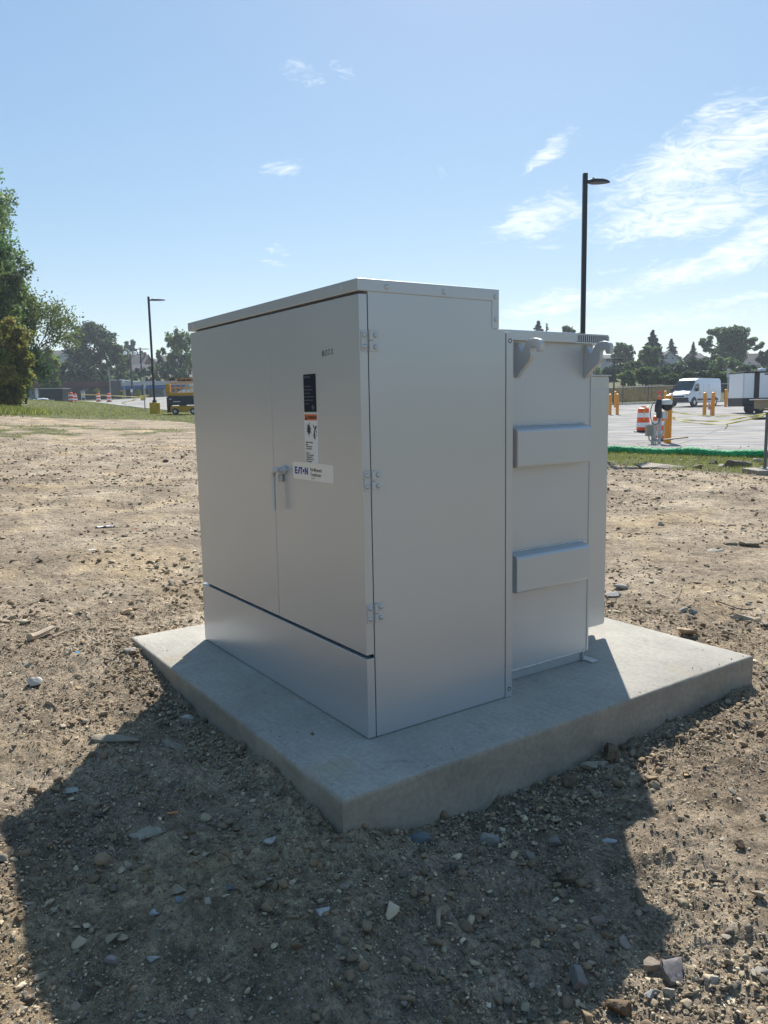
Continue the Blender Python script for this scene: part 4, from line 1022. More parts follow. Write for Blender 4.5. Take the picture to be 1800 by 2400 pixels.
def conifer(name, label, px, d, h, w, m, n=5200, seed=0, group=None, dz=0, cat='tree', ragged=.2, tiers=26):
    rg = np.random.default_rng(seed+300); x, y, z = spot(px, d, dz); root = thing(name, label, cat, (x, y, z), FACE, group)
    mb = MB().tube([(0, 0, -.4), (0, 0, h*.97)], [h*.018, .02], 7); L_ = Leaves(); per = n//tiers
    for k in range(tiers):
        f = k/(tiers-1); zz = h*(.06+.92*f); R_ = w/2*(1-f)**.85*rg.uniform(1-ragged, 1+ragged*.5)+.12
        nb = max(4, int(9-4*f))
        for b in range(nb):
            a = rg.uniform(0, 2*math.pi); l = R_*rg.uniform(.6, 1.1); kk = max(3, per//nb); u = rg.random(kk)**.7
            P = np.stack([np.cos(a)*l*u, np.sin(a)*l*u, zz-l*.32*u**1.6+l*.10*u], 1)+rg.normal(size=(kk, 3))*[.10*l, .10*l, .05*l]
            L_.add(P, .30*max(.5, w/8), rg, rg.uniform(.75, 1.25), droop=np.array([math.cos(a), math.sin(a), -.5]), long=2.2)
        if k % 3 == 0: mb.tube([(0, 0, zz), (R_*.8*math.cos(k*2.4), R_*.8*math.sin(k*2.4), zz-R_*.2)], [.06, .02], 4, cap=False)
    mb.build('trunk', M['bark'], root, smooth=True); L_.build('crown', m, root); return root
def treeh(px, ytop, d):                              # tree height so its top reaches the given image row
    x, y, z = spot(px, d); return zat(px, ytop, d)-z
W_ = lambda pxw, d: pxw/F*d
# left side
broadleaf('tall_tree', 'tallest dark green tree cut off by the left border', -40, 62, treeh(-40, 322, 62), W_(255, 62), M['leaf_mid'], 42000, .17, 64, .10, 1, hue=(1.15, 1.2, 1.1))
broadleaf('tall_tree', 'dense grey-green tree in front of the tallest one at the left border', 10, 57, treeh(10, 500, 57), W_(225, 57), M['leaf_mid'], 36000, .15, 44, .10, 2, hue=(1.0, 1.05, 1.0))
broadleaf('shrubby_tree', 'olive-yellow shrubby tree low at the left border', 28, 51, treeh(28, 745, 51), W_(170, 51), M['leaf_olive'], 26000, .13, 70, .03, 3, profile='vase', fine=.72)
def sparse_tree():
    px, d = 66, 60; x, y, z = spot(px, d); root = thing('sparse_tree', 'thin wispy tree with sky showing through its twigs left of the lamp post', 'tree', (x, y, z), FACE)
    rg = np.random.default_rng(77); mb = MB(); L_ = Leaves(); h = treeh(px, 610, d)
    def grow(p, v, l, r, dep):
        q = p+v*l; mid = p+v*l*.5+rg.normal(size=3)*l*.05; mb.tube([tuple(p), tuple(mid), tuple(q)], [r, r*.8, r*.6], 5 if dep > 2 else 4, cap=False)
        if dep == 0:
            P = q+rg.normal(size=(20, 3))*l*.42; L_.add(P, .13, rg, rg.uniform(.8, 1.2), hue=(1.1, .95, .8)); return
        for k in range(3 if dep > 1 else 3):
            w = v+rg.normal(size=3)*.38+np.array([.03, 0, .16]); w /= np.linalg.norm(w); grow(q, w, l*rg.uniform(.66, .82), r*.6, dep-1)
        if dep < 3: P = p+(q-p)*rg.random((14, 1))+rg.normal(size=(14, 3))*.3; L_.add(P, .12, rg, 1, hue=(1.05, .95, .85))
    for k, (a, b) in enumerate(((-.9, .2), (-.1, -.3), (.45, .3), (.9, -.1), (.35, .1))):
        v = np.array([a*.26, b*.4, 1.0]); v /= np.linalg.norm(v); grow(np.array([a*.35, b, 0.4]), v, h*.235, .09, 4)
    mb.build('trunk', M['bark'], root); L_.build('crown', M['leaf_mid'], root)
sparse_tree()
broadleaf('round_tree', 'big rounded dark tree on the rise behind the brown building', 236, 190, treeh(236, 757, 190), W_(140, 190), M['leaf_dark'], 9000, .48, 34, .10, 5, profile='round')
broadleaf('round_tree', 'drooping yellow-green side of foliage right of the big rounded tree', 292, 186, treeh(292, 806, 186), W_(58, 186), M['leaf_mid'], 3200, .45, 16, .08, 6)
broadleaf('young_tree', 'bright green tree with pale thin trunks behind the green box', 130, 128, treeh(130, 818, 128), W_(76, 128), M['leaf_mid'], 5200, .34, 20, .25, 7, hue=(1.25, 1.25, .9))
for k, (px, yt, d, w) in enumerate(((178, 846, 168, 60), (222, 850, 172, 62), (258, 862, 176, 44), (148, 850, 170, 50), (96, 838, 165, 60), (60, 845, 165, 60))):
    broadleaf('bank_tree', 'dark green tree in the row behind the long brown building', px, d, treeh(px, yt, d), W_(w, d), M['leaf_dark'], 3000, .45, 16, .04, 20+k, 'trees behind the brown building')
broadleaf('dark_tree', 'small dark tree behind the chimney of the brick house', 325, 262, treeh(325, 797, 262), W_(48, 262), M['leaf_dark'], 2400, .55, 14, .15, 30)
broadleaf('dark_tree', 'dark tree sprig between the two brick houses', 352, 268, treeh(352, 822, 268), W_(26, 268), M['leaf_dark'], 1200, .5, 10, .15, 31)
broadleaf('airy_tree', 'airy blue-green tree rising behind the left top of the cabinet', 434, 176, treeh(434, 778, 176), W_(76, 176), M['leaf_mid'], 4600, .40, 24, .12, 32, profile='vase')
broadleaf('airy_tree', 'lower light green tree left of the airy one', 402, 180, treeh(402, 812, 180), W_(40, 180), M['leaf_mid'], 1900, .40, 12, .2, 33)
for k, (px, yt, d, w) in enumerate(((345, 860, 166, 46), (372, 856, 168, 46), (402, 858, 167, 44), (428, 856, 168, 40), (300, 876, 163, 40), (322, 874, 162, 36), (450, 858, 166, 40), (276, 880, 164, 36), (250, 876, 168, 40))):
    broadleaf('bush', 'grey-green bush on the slope above the blue shop', px, d, treeh(px, yt, d), W_(w, d), M['leaf_mid'] if k % 2 else M['leaf_dark'], 1500, .38, 10, .02, 40+k, 'bushes above the blue shop', cat='bush')
for k, (px, yt) in enumerate(((243, 911), (397-230+230, 915), (335, 913), (297, 915))):
    if px > 380: continue
    broadleaf('sapling', ('small yellow-green sapling behind the barrels', '', 'small yellow-green sapling before the shop window by the sign post', 'slim sapling beside the pale utility pole')[k], px, 137, treeh(px, yt, 137), W_(13, 137), M['leaf_olive'], 260, .25, 6, .3, 60+k, trunk_r=.05)
# right side
conifer('spruce', 'dark spruce with drooping tiers above the white van', 1525, 186, treeh(1525, 774, 186), W_(74, 186), M['leaf_blue'], 12000, 1)
conifer('spruce', 'ragged spruce with spiky boughs behind the white gabled house', 1568, 214, treeh(1568, 795, 214), W_(66, 214), M['leaf_blue'], 6500, 2, ragged=.5, tiers=18)
conifer('spruce', 'narrow dark spruce standing alone right of the white house', 1619, 196, treeh(1619, 801, 196), W_(36, 196), M['leaf_blue'], 6000, 3, ragged=.35)
conifer('pine', 'pine top showing above the transformer tank cover', 1262, 190, treeh(1262, 752, 190), W_(80, 190), M['leaf_blue'], 10000, 4, ragged=.45, tiers=34)
conifer('pine', 'lower pine top right beside the other above the tank cover', 1281, 192, treeh(1281, 757, 192), W_(44, 192), M['leaf_blue'], 6000, 5, ragged=.4, tiers=30)
broadleaf('leafy_tree', 'leafy treetop showing left of the tall lamp post above the tank', 1325, 178, treeh(1325, 764, 178), W_(66, 178), M['leaf_mid'], 3600, .42, 18, .2, 70)
broadleaf('leafy_tree', 'light green tree behind the low house right of the hook', 1457, 184, treeh(1457, 803, 184), W_(62, 184), M['leaf_mid'], 3600, .42, 18, .12, 71)
broadleaf('leafy_tree', 'bushy mid-green tree below the drooping spruce', 1518, 152, treeh(1518, 811, 152), W_(60, 152), M['leaf_mid'], 4600, .36, 22, .08, 72)
broadleaf('field_tree', 'rounded light green tree in the dry field behind the chain link fence', 1512, 112, treeh(1512, 862, 112), W_(64, 112), M['leaf_mid'], 6000, .24, 24, .30, 73, hue=(1.15, 1.15, 1.1), trunk_r=.16)
broadleaf('field_tree', 'smaller light green tree left of the rounded one behind the fence', 1471, 116, treeh(1471, 868, 116), W_(44, 116), M['leaf_mid'], 3600, .24, 16, .12, 74, hue=(1.15, 1.1, 1.0), trunk_r=.12)
def big_oak():
    px, d = 1708, 172; h = treeh(px, 765, d)
    root = broadleaf('oak', 'wide spreading tree with bare limbs and clumped foliage above the trailer', px, d, h, W_(96, d), M['leaf_mid'], 10000, .32, 26, .05, 75, trunk_r=.35)
    rg = np.random.default_rng(5); L_ = Leaves(); mb = MB(); s = d/F
    for cx, cy, r in ((1648, 800, 15), (1664, 783, 17), (1690, 776, 18), (1712, 772, 17), (1735, 788, 18), (1752, 797, 14), (1766, 812, 12), (1655, 815, 12), (1700, 795, 16), (1726, 805, 14), (1640, 812, 8)):
        c = ((cx-px)*s, 0, zat(cx, cy, d)-root.location.z); tint = rg.uniform(.8, 1.2)
        for k in range(5):
            cc = np.array(c)+rg.normal(size=3)*r*s*.42; L_.add(blob_points(cc, (r*s*.5, r*s*.7, r*s*.38), 150, rg), .28, rg, tint*rg.uniform(.85, 1.15), up=.4)
        mb.tube([(0, 0, h*.42), (c[0]*.5, 0, (c[2]+h*.42)*.5-.5), c], [.28, .17, .05], 5, cap=False)
    mb.build('limbs', M['bark'], root, smooth=True); L_.build('upper_crown', M['leaf_mid'], root)
big_oak()
rgb = random.Random(4)
for k, (px, yt, d, w) in enumerate(((1400, 868, 132, 60), (1430, 862, 128, 60), (1450, 852, 140, 54), (1478, 848, 146, 60), (1548, 862, 130, 56), (1580, 852, 138, 60), (1600, 846, 146, 58), (1636, 842, 142, 66), (1662, 835, 150, 70), (1690, 842, 138, 70), (1716, 848, 134, 70),
                                    (1738, 858, 130, 60), (1575, 878, 112, 50), (1612, 872, 106, 60), (1650, 868, 104, 66), (1692, 870, 103, 66), (1728, 872, 104, 60), (1545, 884, 118, 40), (1768, 868, 108, 66), (1800, 860, 132, 60), (1830, 858, 134, 60), (1385, 858, 140, 50))):
    broadleaf('thicket_bush', 'dark leafy bush in the overgrown bank behind the chain link fence', px, d, treeh(px, yt, d), W_(w, d), M['leaf_dark'] if k % 3 else M['leaf_mid'], 3200, .33, 16, .0, 100+k, 'bushes of the overgrown bank', cat='bush')
broadleaf('leafy_tree', 'dark tree in front of the house at the right border', 1792, 162, treeh(1792, 822, 162), W_(60, 162), M['leaf_dark'], 3000, .38, 16, .15, 76)

# unseen trees added past the left edge to darken the sky the doors face
src_ = [o for o in bpy.data.objects if o.name.startswith('tall_tree') and o.parent is None]
for k, (t_, s_, sc) in enumerate(((-27, 30, .95), (-31, 20, 1.0), (-28, 10, .9), (-32, 0, 1.0), (-27, -10, .95), (-30, -20, 1.0), (-22, -28, .95), (-35, 33, 1.1))):
    xx, yy = st(t_, s_); c = again(src_[k % 2], (xx, yy, gz(xx, yy)-.3), k*1.3, 'unseen tall tree added beyond the left edge to shade the doors', sc); c['group'] = 'unseen trees added beyond the left edge'
# ------------------------------------------------------------------ grass
def blades(name, label, n, gen, hmin, hmax, m, seed, wd=.006, mask=.5):
    rg = np.random.default_rng(seed); P = gen(n, rg); k = turf_mask(P[:, 0], P[:, 1])+rg.normal(0, .12, len(P)) > mask; P = P[k]
    P = P[~in_pad(P[:, 0], P[:, 1], .02) & ~in_lot(P[:, 0], P[:, 1])]; n = len(P); z = gz(P[:, 0], P[:, 1]); h = rg.uniform(hmin, hmax, n); a = rg.uniform(0, 2*np.pi, n)
    rr = np.hypot(P[:, 0]-CAM[0], P[:, 1]-CAM[1]); w = wd*np.clip(rr/16, 1, 4)
    lean = rg.normal(0, .45, (n, 2))*h[:, None]; dx = np.cos(a)*w; dy = np.sin(a)*w
    b = np.column_stack([P, z-.01]); V = np.stack([b+np.stack([dx, dy, 0*dx], 1), b-np.stack([dx, dy, 0*dx], 1), b+np.column_stack([lean, h])], 1).reshape(-1, 3)
    t = rg.uniform(.6, 1.4, (n, 1))*np.where(rg.random((n, 1)) < .42, np.array([[1.7, 1.35, 1.0]]), np.array([[1, 1, 1.]]))
    o = npmesh(name, V, np.arange(len(V)).reshape(-1, 3), m, tint=np.repeat(t, 3, 0)); return tag(o, label, 'grass', kind='stuff')
def gband(t0, t1, s0, s1):
    def g(n, rg): t = rg.uniform(t0, t1, n); s = rg.uniform(s0, s1, n); return CAM[:2]+s[:, None]*FWD+t[:, None]*RGT
    return g
blades('grass_strip', 'green grass between the stony dirt and the green tube', 60000, gband(3.2, 12.5, 9, 26), .03, .11, M['grass'], 1, .005)
blades('lawn', 'thin green grass rising to the car park at the left', 85000, gband(-46, -6, 24, 104), .03, .10, M['grass'], 2, .009)
def tall(n, rg): t = rg.normal(-21.3, .9, n); s = rg.normal(42, 2.5, n); return CAM[:2]+s[:, None]*FWD+t[:, None]*RGT
blades('tall_weeds', 'tall rank grass at the left border under the olive tree', 4500, tall, .15, .50, M['grass'], 3, .012, -9)
def field(n, rg): t = rg.uniform(20, 40, n); s = rg.uniform(93, 112, n); return CAM[:2]+s[:, None]*FWD+t[:, None]*RGT
blades('dry_grass', 'dry yellowish grass behind the chain link fence', 26000, field, .2, .6, M['straw'], 4, .012, -9)
def weeds(n, rg):
    P = wedge(n, 1.2, 7, 1.6, 88, .62); k = fbm(P[:, 0], P[:, 1], 2.4, 3, 44) > .12; return P[k]
blades('dead_roots', 'dry straw and root fibres scattered over the dirt', 3800, weeds, .006, .022, M['straw'], 6, .0011, -9)

# ------------------------------------------------------------------ street furniture and vehicles
def rect_tube(mb, x, y, w, z0, z1): return mb.box(x-w/2, x+w/2, y-w/2, y+w/2, z0, z1)
def lamp_head(mb, sx=1, l=.95, z=0):
    """flat shoebox luminaire reaching out along +x*sx, tapered to a point"""
    pts = [(.0, -.05, .16), (.12, -.05, .16), (.30, -.17, .17), (.62, -.17, .16), (.82, -.10, .13), (.95, -.02, .09)]
    up = []; k = l/.95
    for x, y, t in pts: up += [(sx*x*k, y, z+.0), (sx*x*k, -y, z+.0), (sx*x*k, -y*.9, z+t*.55), (sx*x*k, y*.9, z+t*.55)]
    n = len(pts); f = []
    for i in range(n-1):
        for j in range(4): f.append((i*4+j, i*4+(j+1) % 4, (i+1)*4+(j+1) % 4, (i+1)*4+j))
    f += [(0, 1, 2, 3), tuple((n-1)*4+j for j in range(4))]
    return mb.add(up, f)
def lamp(label, px, d, h, base_h, base_r, pole_w, heads=(1,), hl=.95, base=True):
    root = thing('parking_lamp', label, 'street lamp', spot(px, d), FACE)
    if base: MB().lathe([(base_r*.97, -.4), (base_r, 0), (base_r, base_h-.03), (base_r-.03, base_h)], n=28).build('concrete_base', M['yellow'], root, smooth=True)
    pl = MB(); rect_tube(pl, 0, 0, pole_w, base_h+.004, h); p = pl.build('pole', M['blackmetal'], root, bevel=.01)
    MB().box(-pole_w*.95, pole_w*.95, -pole_w*.95, pole_w*.95, base_h, base_h+.16).build('base_cover', M['blackmetal'], root, bevel=.01)
    for sx in heads:
        hd_ = lamp_head(MB(), sx, hl); hd_.box(*(sorted((sx*pole_w*.5, sx*.2))), -.04, .04, .01, .075)
        hd_.v = [(a+sx*pole_w*.0, b, c+h-.28) for a, b, c in hd_.v]; q = hd_.build('lamp_head', M['blackmetal'], root, bevel=.008)
        MB().lathe([(.035, 0), (.035, .06)], (sx*.24, 0, h-.19), 10).build('photocell', M['dark'], q, smooth=True)
    return root
lamp('black square lamp post on a thick round yellow base at the car park edge', 373, 55, zat(358, 695, 55)-spot(373, 55)[2], .78, .36, .13, hl=1.15)
lamp('tall black lamp post rising behind the transformer tank', 1364, 23.8, zat(1378, 406, 23.8)-spot(1364, 23.8)[2], .78, .32, .13, hl=.72)
lamp('distant black lamp post with two opposite heads on a yellow base', 347, 112, zat(341, 814, 112)-spot(347, 112)[2], .75, .36, .16, (1, -1), 1.3)
def barrel(label, px, d, group='orange and white traffic barrels', h=1.02, r=.25, dz=0, parent=None):
    root = thing('traffic_barrel', label, 'traffic barrel', spot(px, d, dz), FACE, group)
    MB().lathe([(r*1.02, .05), (r*1.0, h*.20), (r*1.06, h*.2+.01), (r*.98, h*.4), (r*1.0, h*.41), (r*.93, h*.6), (r*.95, h*.61), (r*.88, h*.8), (r*.90, h*.81), (r*.83, h*.97), (r*.62, h)], n=24).build('body', M['orange'], root, smooth=True)
    for a, b in ((.21, .395), (.61, .795)):
        ra = r*(1.075-.22*a)+.014; rb = r*(1.075-.22*b)+.014; MB().lathe([(ra, h*a), (rb, h*b)], n=24).build('reflective_band', M['reflect'], root, smooth=True)
    MB().lathe([(r*1.4, .0), (r*1.42, .04), (r*1.1, .08)], n=20).build('rubber_foot', M['black'], root, smooth=True)
    MB().box(-.10, .10, -.02, .02, h-.01, h+.07).build('lid_handle', M['orange'], root, bevel=.01)
    return root
def clone(src, label, px, d, dz=0, rz=FACE, sc=None): return again(src, spot(px, d, dz), rz, label, sc)
b0 = barrel('nearest traffic barrel on the left, standing at the grass edge', 180, 84)
clone(b0, 'traffic barrel behind and right of the nearest left one', 190, 104); clone(b0, 'traffic barrel with a sapling behind it, left of a pair', 243.5, 100); clone(b0, 'right-hand traffic barrel of the pair near the pale utility pole', 268, 96)
b1 = barrel('large traffic barrel with tape on its lid behind the charging post', 1508, 34.5, h=1.06, r=.275, group='traffic barrels by the charging post')
clone(b1, 'traffic barrel half hidden between the charging post and the near bollard', 1544, 27.5, sc=.82)
rib = MB().tube([(-.05, -.25, .55), (-.05, -.26, .9), (.0, -.20, 1.1), (.1, -.1, 1.08), (.2, -.05, 1.12)], .018, 5).build('tape_knot', M['tape'], b1)
# far orange drum-and-sign
cb = thing('traffic_cone_barrel', 'small far red and orange construction drum by the fence', 'traffic drum', spot(1545, 88), FACE)
MB().lathe([(.20, 0), (.20, .75), (.14, .8)], n=14).build('body', M['orange'], cb, smooth=True)
MB().lathe([(.22, -.03), (.22, .03)], (0, 0, 1.15), 12, 'y').build('red_disc', M['plastic_red'], cb)
MB().box(-.03, .03, -.03, .03, .75, 1.0).build('stem', M['steel'], cb)
def bollard(label, px, d, h, r=.095, group='yellow sleeved bollards'):
    root = thing('bollard', label, 'bollard', spot(px, d), FACE, group)
    MB().lathe([(r, -.2), (r, h-.05), (r*.9, h-.015), (r*.5, h+.008), (.002, h+.012)], n=22).build('sleeve', M['bollard'], root, smooth=True)
    for z in (h-.16,): MB().lathe([(r+.003, z), (r+.003, z+.035)], n=22).build('band', M['yellow'], root, smooth=True)
    return root
bollard('tall near bollard standing right beside the charging post', 1566, 25.8, zat(1566, 926, 25.8)-spot(1566, 25.8)[2], .118)
q0 = bollard('bollard left of the small grey box in front of the van', 1650, 52.5, zat(1650, 920, 52.5)-spot(1650, 52.5)[2], .118)
clone(q0, 'bollard right of the small grey box behind the van wheel', 1669.5, 52.5)
clone(q0, 'leftmost bollard touching the radiator edge', 1430, 59.5); clone(q0, 'bollard just right of the leftmost one', 1447, 59.5); clone(q0, 'farther bollard standing between the two leftmost ones', 1441.5, 78)
clone(q0, 'far bollard in front of the van bumper', 1558, 71); clone(q0, 'thin far bollard left of the sign post by the trailer', 1698.5, 71)
def small_box(label, px, d):
    r_ = thing('electrical_box', label, 'electrical box', spot(px, d), FACE)
    MB().box(-.17, .17, -.08, .08, .42, .80).build('enclosure', M['steel'], r_, bevel=.01); MB().tube([(0, 0, -.1), (0, 0, .42)], .03, 8).tube([(-.05, 0, .8), (-.25, 0, .95), (-.22, 0, 1.1)], .03, 6).build('conduit', M['steel'], r_)
    return r_
small_box('small grey electrical box between the two bollards before the van', 1664, 52.8)
# charging post
def charger():
    d = 20.6; cx, cy, cz = spot(1546, 25.4); root = thing('charging_post', 'grey steel charging post with hanging black cables and boxes', 'charging post', (cx, cy, cz), FACE)
    s = d/F; X = lambda px: (px-1546)*s; Z = lambda py: (1035-py)*s; root.scale = (25.4/20.6,)*3
    MB().box(-.045, .045, -.03, .03, -.15, Z(942)).build('post', M['steel'], root, bevel=.004)
    MB().box(X(1526), X(1533), -.06, -.035, -.1, Z(985)).box(X(1534.5), X(1538), -.06, -.035, -.1, Z(985)).build('side_strut', M['steel'], root, bevel=.003)
    jb = MB().box(X(1511), X(1527), -.20, -.065, Z(1016), Z(990)).build('junction_box', M['tan'], root, bevel=.006)
    MB().box(X(1510), X(1527.5), -.21, -.2005, Z(991.5), Z(989)).build('hood', M['steel'], jb)
    MB().box(X(1527.5), X(1534), -.14, -.062, Z(1018), Z(988)).build('wireway', M['steel'], root, bevel=.004)
    MB().box(X(1551), X(1562), -.07, .02, Z(977), Z(960)).build('white_outlet_box', M['white'], root, bevel=.005)
    MB().box(X(1536), X(1548), -.10, -.034, Z(975), Z(955)).build('connector_holster', M['dark'], root, bevel=.01)
    hb = MB(); hb.lathe([(.02, -.10), (.13, -.09), (.155, -.03), (.155, .03), (.12, .08), (.02, .09)], (X(1560), -.10, Z(945)), 18, 'y'); hb.build('cable_reel', M['black'], root, smooth=True)
    cap = MB(); cap.lathe([(.16, -.12), (.165, -.03), (.13, .03), (.05, .06), (.002, .065)], (0, 0, 0), 16)
    cap.v = [(a*.95+X(1557), b*.8-.12, c*.8+Z(936)) for a, b, c in cap.v]; cap.build('reel_cover', M['offwhite'], root, smooth=True)
    MB().tube([(X(1541), -.10, Z(934)), (X(1539), -.12, Z(948)), (X(1536), -.10, Z(962))], [.07, .10, .06], 10).build('charging_plug', M['dark'], root, smooth=True)
    lp = []
    for k in range(17):
        a = R(70+k*(230/16)); lp.append((X(1530)+.135*math.cos(a)+.02, -.15, Z(962)+.30*math.sin(a)*1.0-.02))
    MB().tube([(X(1540), -.12, Z(942))]+lp+[(X(1541), -.13, Z(985)), (X(1542), -.12, Z(972))], .011, 8).build('hanging_cable', M['black'], root, smooth=True)
    MB().tube([(X(1558), -.12, Z(960)), (X(1557), -.13, Z(975)), (X(1553), -.12, Z(993)), (X(1552), -.12, Z(1008)), (X(1546), -.12, Z(1020)), (X(1537), -.12, Z(1025)), (X(1528), -.12, Z(1020)), (X(1526), -.12, Z(1014))], [.010, .010, .014, .026, .028, .028, .026, .024], 10).build('conduit', M['steel'], root, smooth=True)
    MB().tube([(X(1518), -.13, Z(1016)), (X(1519), -.13, Z(1024)), (X(1527), -.13, Z(1031))], .022, 8).build('conduit', M['steel'], root, smooth=True)
charger()
bd = thing('wood_board', 'grey board lying across the green tube beside the near bollard', 'board', (*plan(1585, 21.2), zat(1585, 1029, 21.2)), FACE)
MB().box(-.36, .34, -.07, .07, 0, .03).build('plank', M['wood'], bd, bevel=.004); bd.rotation_euler = (0, R(-4), FACE+.2)

# white delivery van
def van():
    x, y, z = spot(1626, 75); root = thing('delivery_van', 'white high-roofed delivery van parked facing left in front of the fence', 'van', (x, y, z), FACE+R(-139)); root.scale = (1.04,)*3
    # local: length along +x (front at +x), width along y, built around its centre
    L2, Wd = 3.0, 1.02
    st_ = [(-3.0, .55, 2.44, 1.0, .93), (-2.9, .42, 2.50, 1.02, .94), (-1.0, .38, 2.52, 1.02, .94), (1.0, .38, 2.50, 1.02, .93), (1.35, .38, 2.40, 1.02, .90), (1.62, .38, 2.10, 1.02, .88),
           (2.00, .38, 1.62, 1.01, .86), (2.28, .38, 1.33, 1.00, .86), (2.62, .40, 1.18, .97, .84), (2.88, .45, 1.02, .88, .78), (2.98, .55, .85, .80, .72)]
    mb = MB(); V = []; n = None
    for xx, zb, zt, wb, wt in st_:
        zm = zb+(zt-zb)*.55; ring = [(-wb*.97, zb), (-wb, zb+.12), (-wb, zm), (-wt, zt-.14), (-wt+.10, zt-.02), (0, zt+.02), (wt-.10, zt-.02), (wt, zt-.14), (wb, zm), (wb, zb+.12), (wb*.97, zb)]
        n = len(ring); V += [(xx, a, b) for a, b in ring]
    f = []
    for i in range(len(st_)-1):
        for j in range(n): f.append((i*n+j, i*n+(j+1) % n, (i+1)*n+(j+1) % n, (i+1)*n+j))
    f += [tuple(range(n)), tuple((len(st_)-1)*n+j for j in range(n))]
    MB().add(V, f).build('body', M['white'], root, smooth=True)
    def quad(name, pts, m, par=root, th=.01):
        c = MB().add(pts, [(0, 1, 2, 3)]); o = c.build(name, m, par); so_ = o.modifiers.new('thickness', 'SOLIDIFY'); so_.thickness = th; so_.offset = 0; return o
    quad('windshield', [(1.46, -.80, 2.30), (1.46, .80, 2.30), (2.19, .84, 1.44), (2.19, -.84, 1.44)], M['glass'])
    MB().box(2.60, 3.03, -.90, .90, .40, .78).build('bumper', M['dark'], root, bevel=.06)
    MB().box(2.86, 3.045, -.52, .52, .82, .97).build('grille', M['dark'], root, bevel=.02)
    for sy in (-1, 1):
        MB().box(2.50, 2.93, *(sorted((sy*.62, sy*.90))), 1.00, 1.16).build('headlight', M['chrome'], root, bevel=.03)
        quad('side_window', [(1.20, sy*1.015, 1.35), (2.02, sy*1.02, 1.35), (1.62, sy*.975, 1.98), (1.20, sy*.975, 2.02)], M['glass'], th=.03)
        mr_ = MB().box(1.86, 2.02, *(sorted((sy*1.08, sy*1.30))), 1.32, 1.68).build('mirror', M['dark'], root, bevel=.03)
        MB().box(-2.5, 1.5, *(sorted((sy*1.0, sy*1.035))), .52, .68).build('side_moulding', M['dark'], root, bevel=.01)
        for xx in (-1.85, 2.05):
            w = MB().lathe([(.20, -.12), (.34, -.12), (.36, -.09), (.36, .09), (.34, .12), (.20, .12)], (xx, sy*.92, .36), 22, 'y').build('wheel', M['black'], root, smooth=True)
            MB().lathe([(.03, -.02), (.20, -.02), (.20, .02), (.03, .02)], (xx, sy*1.045, .36), 16, 'y').build('rim', M['chrome'], w, smooth=True)
            MB().lathe([(.44, -.02), (.44, .015)], (xx, sy*1.012, .40), 22, 'y').build('wheel_arch', M['dark'], root)
        for xx in (-.6, 1.12, .35): MB().box(xx-.008, xx+.008, *(sorted((sy*1.0, sy*1.026))), .70, 2.0).build('door_seam', M['offwhite'], root)
        MB().box(.98, 1.08, *(sorted((sy*1.0, sy*1.045))), 1.12, 1.18).build('door_handle', M['dark'], root)
    MB().box(-3.05, -2.95, -.9, .9, .42, .60).build('rear_bumper', M['dark'], root, bevel=.02)
van()
# enclosed trailer at the right border
def trailer():
    x, y, z = spot(1795, 55); d = 55; cz = z; s = d/F; root = thing('box_trailer', 'white box trailer with black corner bands cut off by the right border', 'trailer', (x, y, z), FACE)
    X = lambda px: (px-1795)*s; Z = lambda py: zat(1790, py, d)-cz
    x0, x1, y0, y1 = X(1738), X(1985), 0, 2.3; zt, zb, zm = Z(872), Z(952), Z(932)
    MB().box(x0, x1, y0, y1, zb+.05, zt-.04).build('body', M['white'], root, bevel=.03)
    MB().box(x0-.04, x1+.04, y0-.05, y1+.05, zt-.04, zt+.06).build('roof_edge', M['blackmetal'], root, bevel=.02)
    MB().box(x0-.02, x1+.02, y0-.022, y1+.02, zb, zm).build('lower_band', M['blackmetal'], root)
    MB().box(X(1763), X(1775), -.024, .0, zm+.003, zt-.045).build('black_panel', M['blackmetal'], root)
    MB().box(x0-.03, x0+.06, -.03, .05, zm, zt-.045).build('corner_trim', M['offwhite'], root)
    MB().box(X(1786), X(1799), -.012, .0, Z(878.5), Z(875.5)).build('red_marking', M['maroon'], root)
    MB().box(X(1785), X(1800), .6, 1.1, zt+.062, zt+.28).build('roof_vent', M['white'], root, bevel=.06)
    for xx in (X(1752), X(1775)):
        w = MB().lathe([(.18, -.11), (.34, -.11), (.36, -.08), (.36, .08), (.34, .11), (.18, .11)], (xx, -.13, .36), 20, 'y').build('wheel', M['black'], root, smooth=True)
        MB().lathe([(.17, -.02), (.17, .02)], (xx, -.25, .36), 14, 'y').build('rim', M['dark'], w)
    MB().box(X(1753.5), X(1756.5), -.5, -.43, 0.02, Z(948)).build('jack', M['blackmetal'], root)
    MB().box(X(1747), X(1763), -.62, -.30, 0.0, .05).build('jack_foot', M['blackmetal'], root)
trailer()
lm = thing('flat_pallet', 'white-topped dark flat pallet on the asphalt below the trailer', 'pallet', spot(1783, 45), FACE)
MB().box(-.55, .7, -.4, .4, .10, .20).build('deck', M['offwhite'], lm, bevel=.02); MB().box(-.35, .5, -.35, .35, 0, .10).build('runner', M['black'], lm)
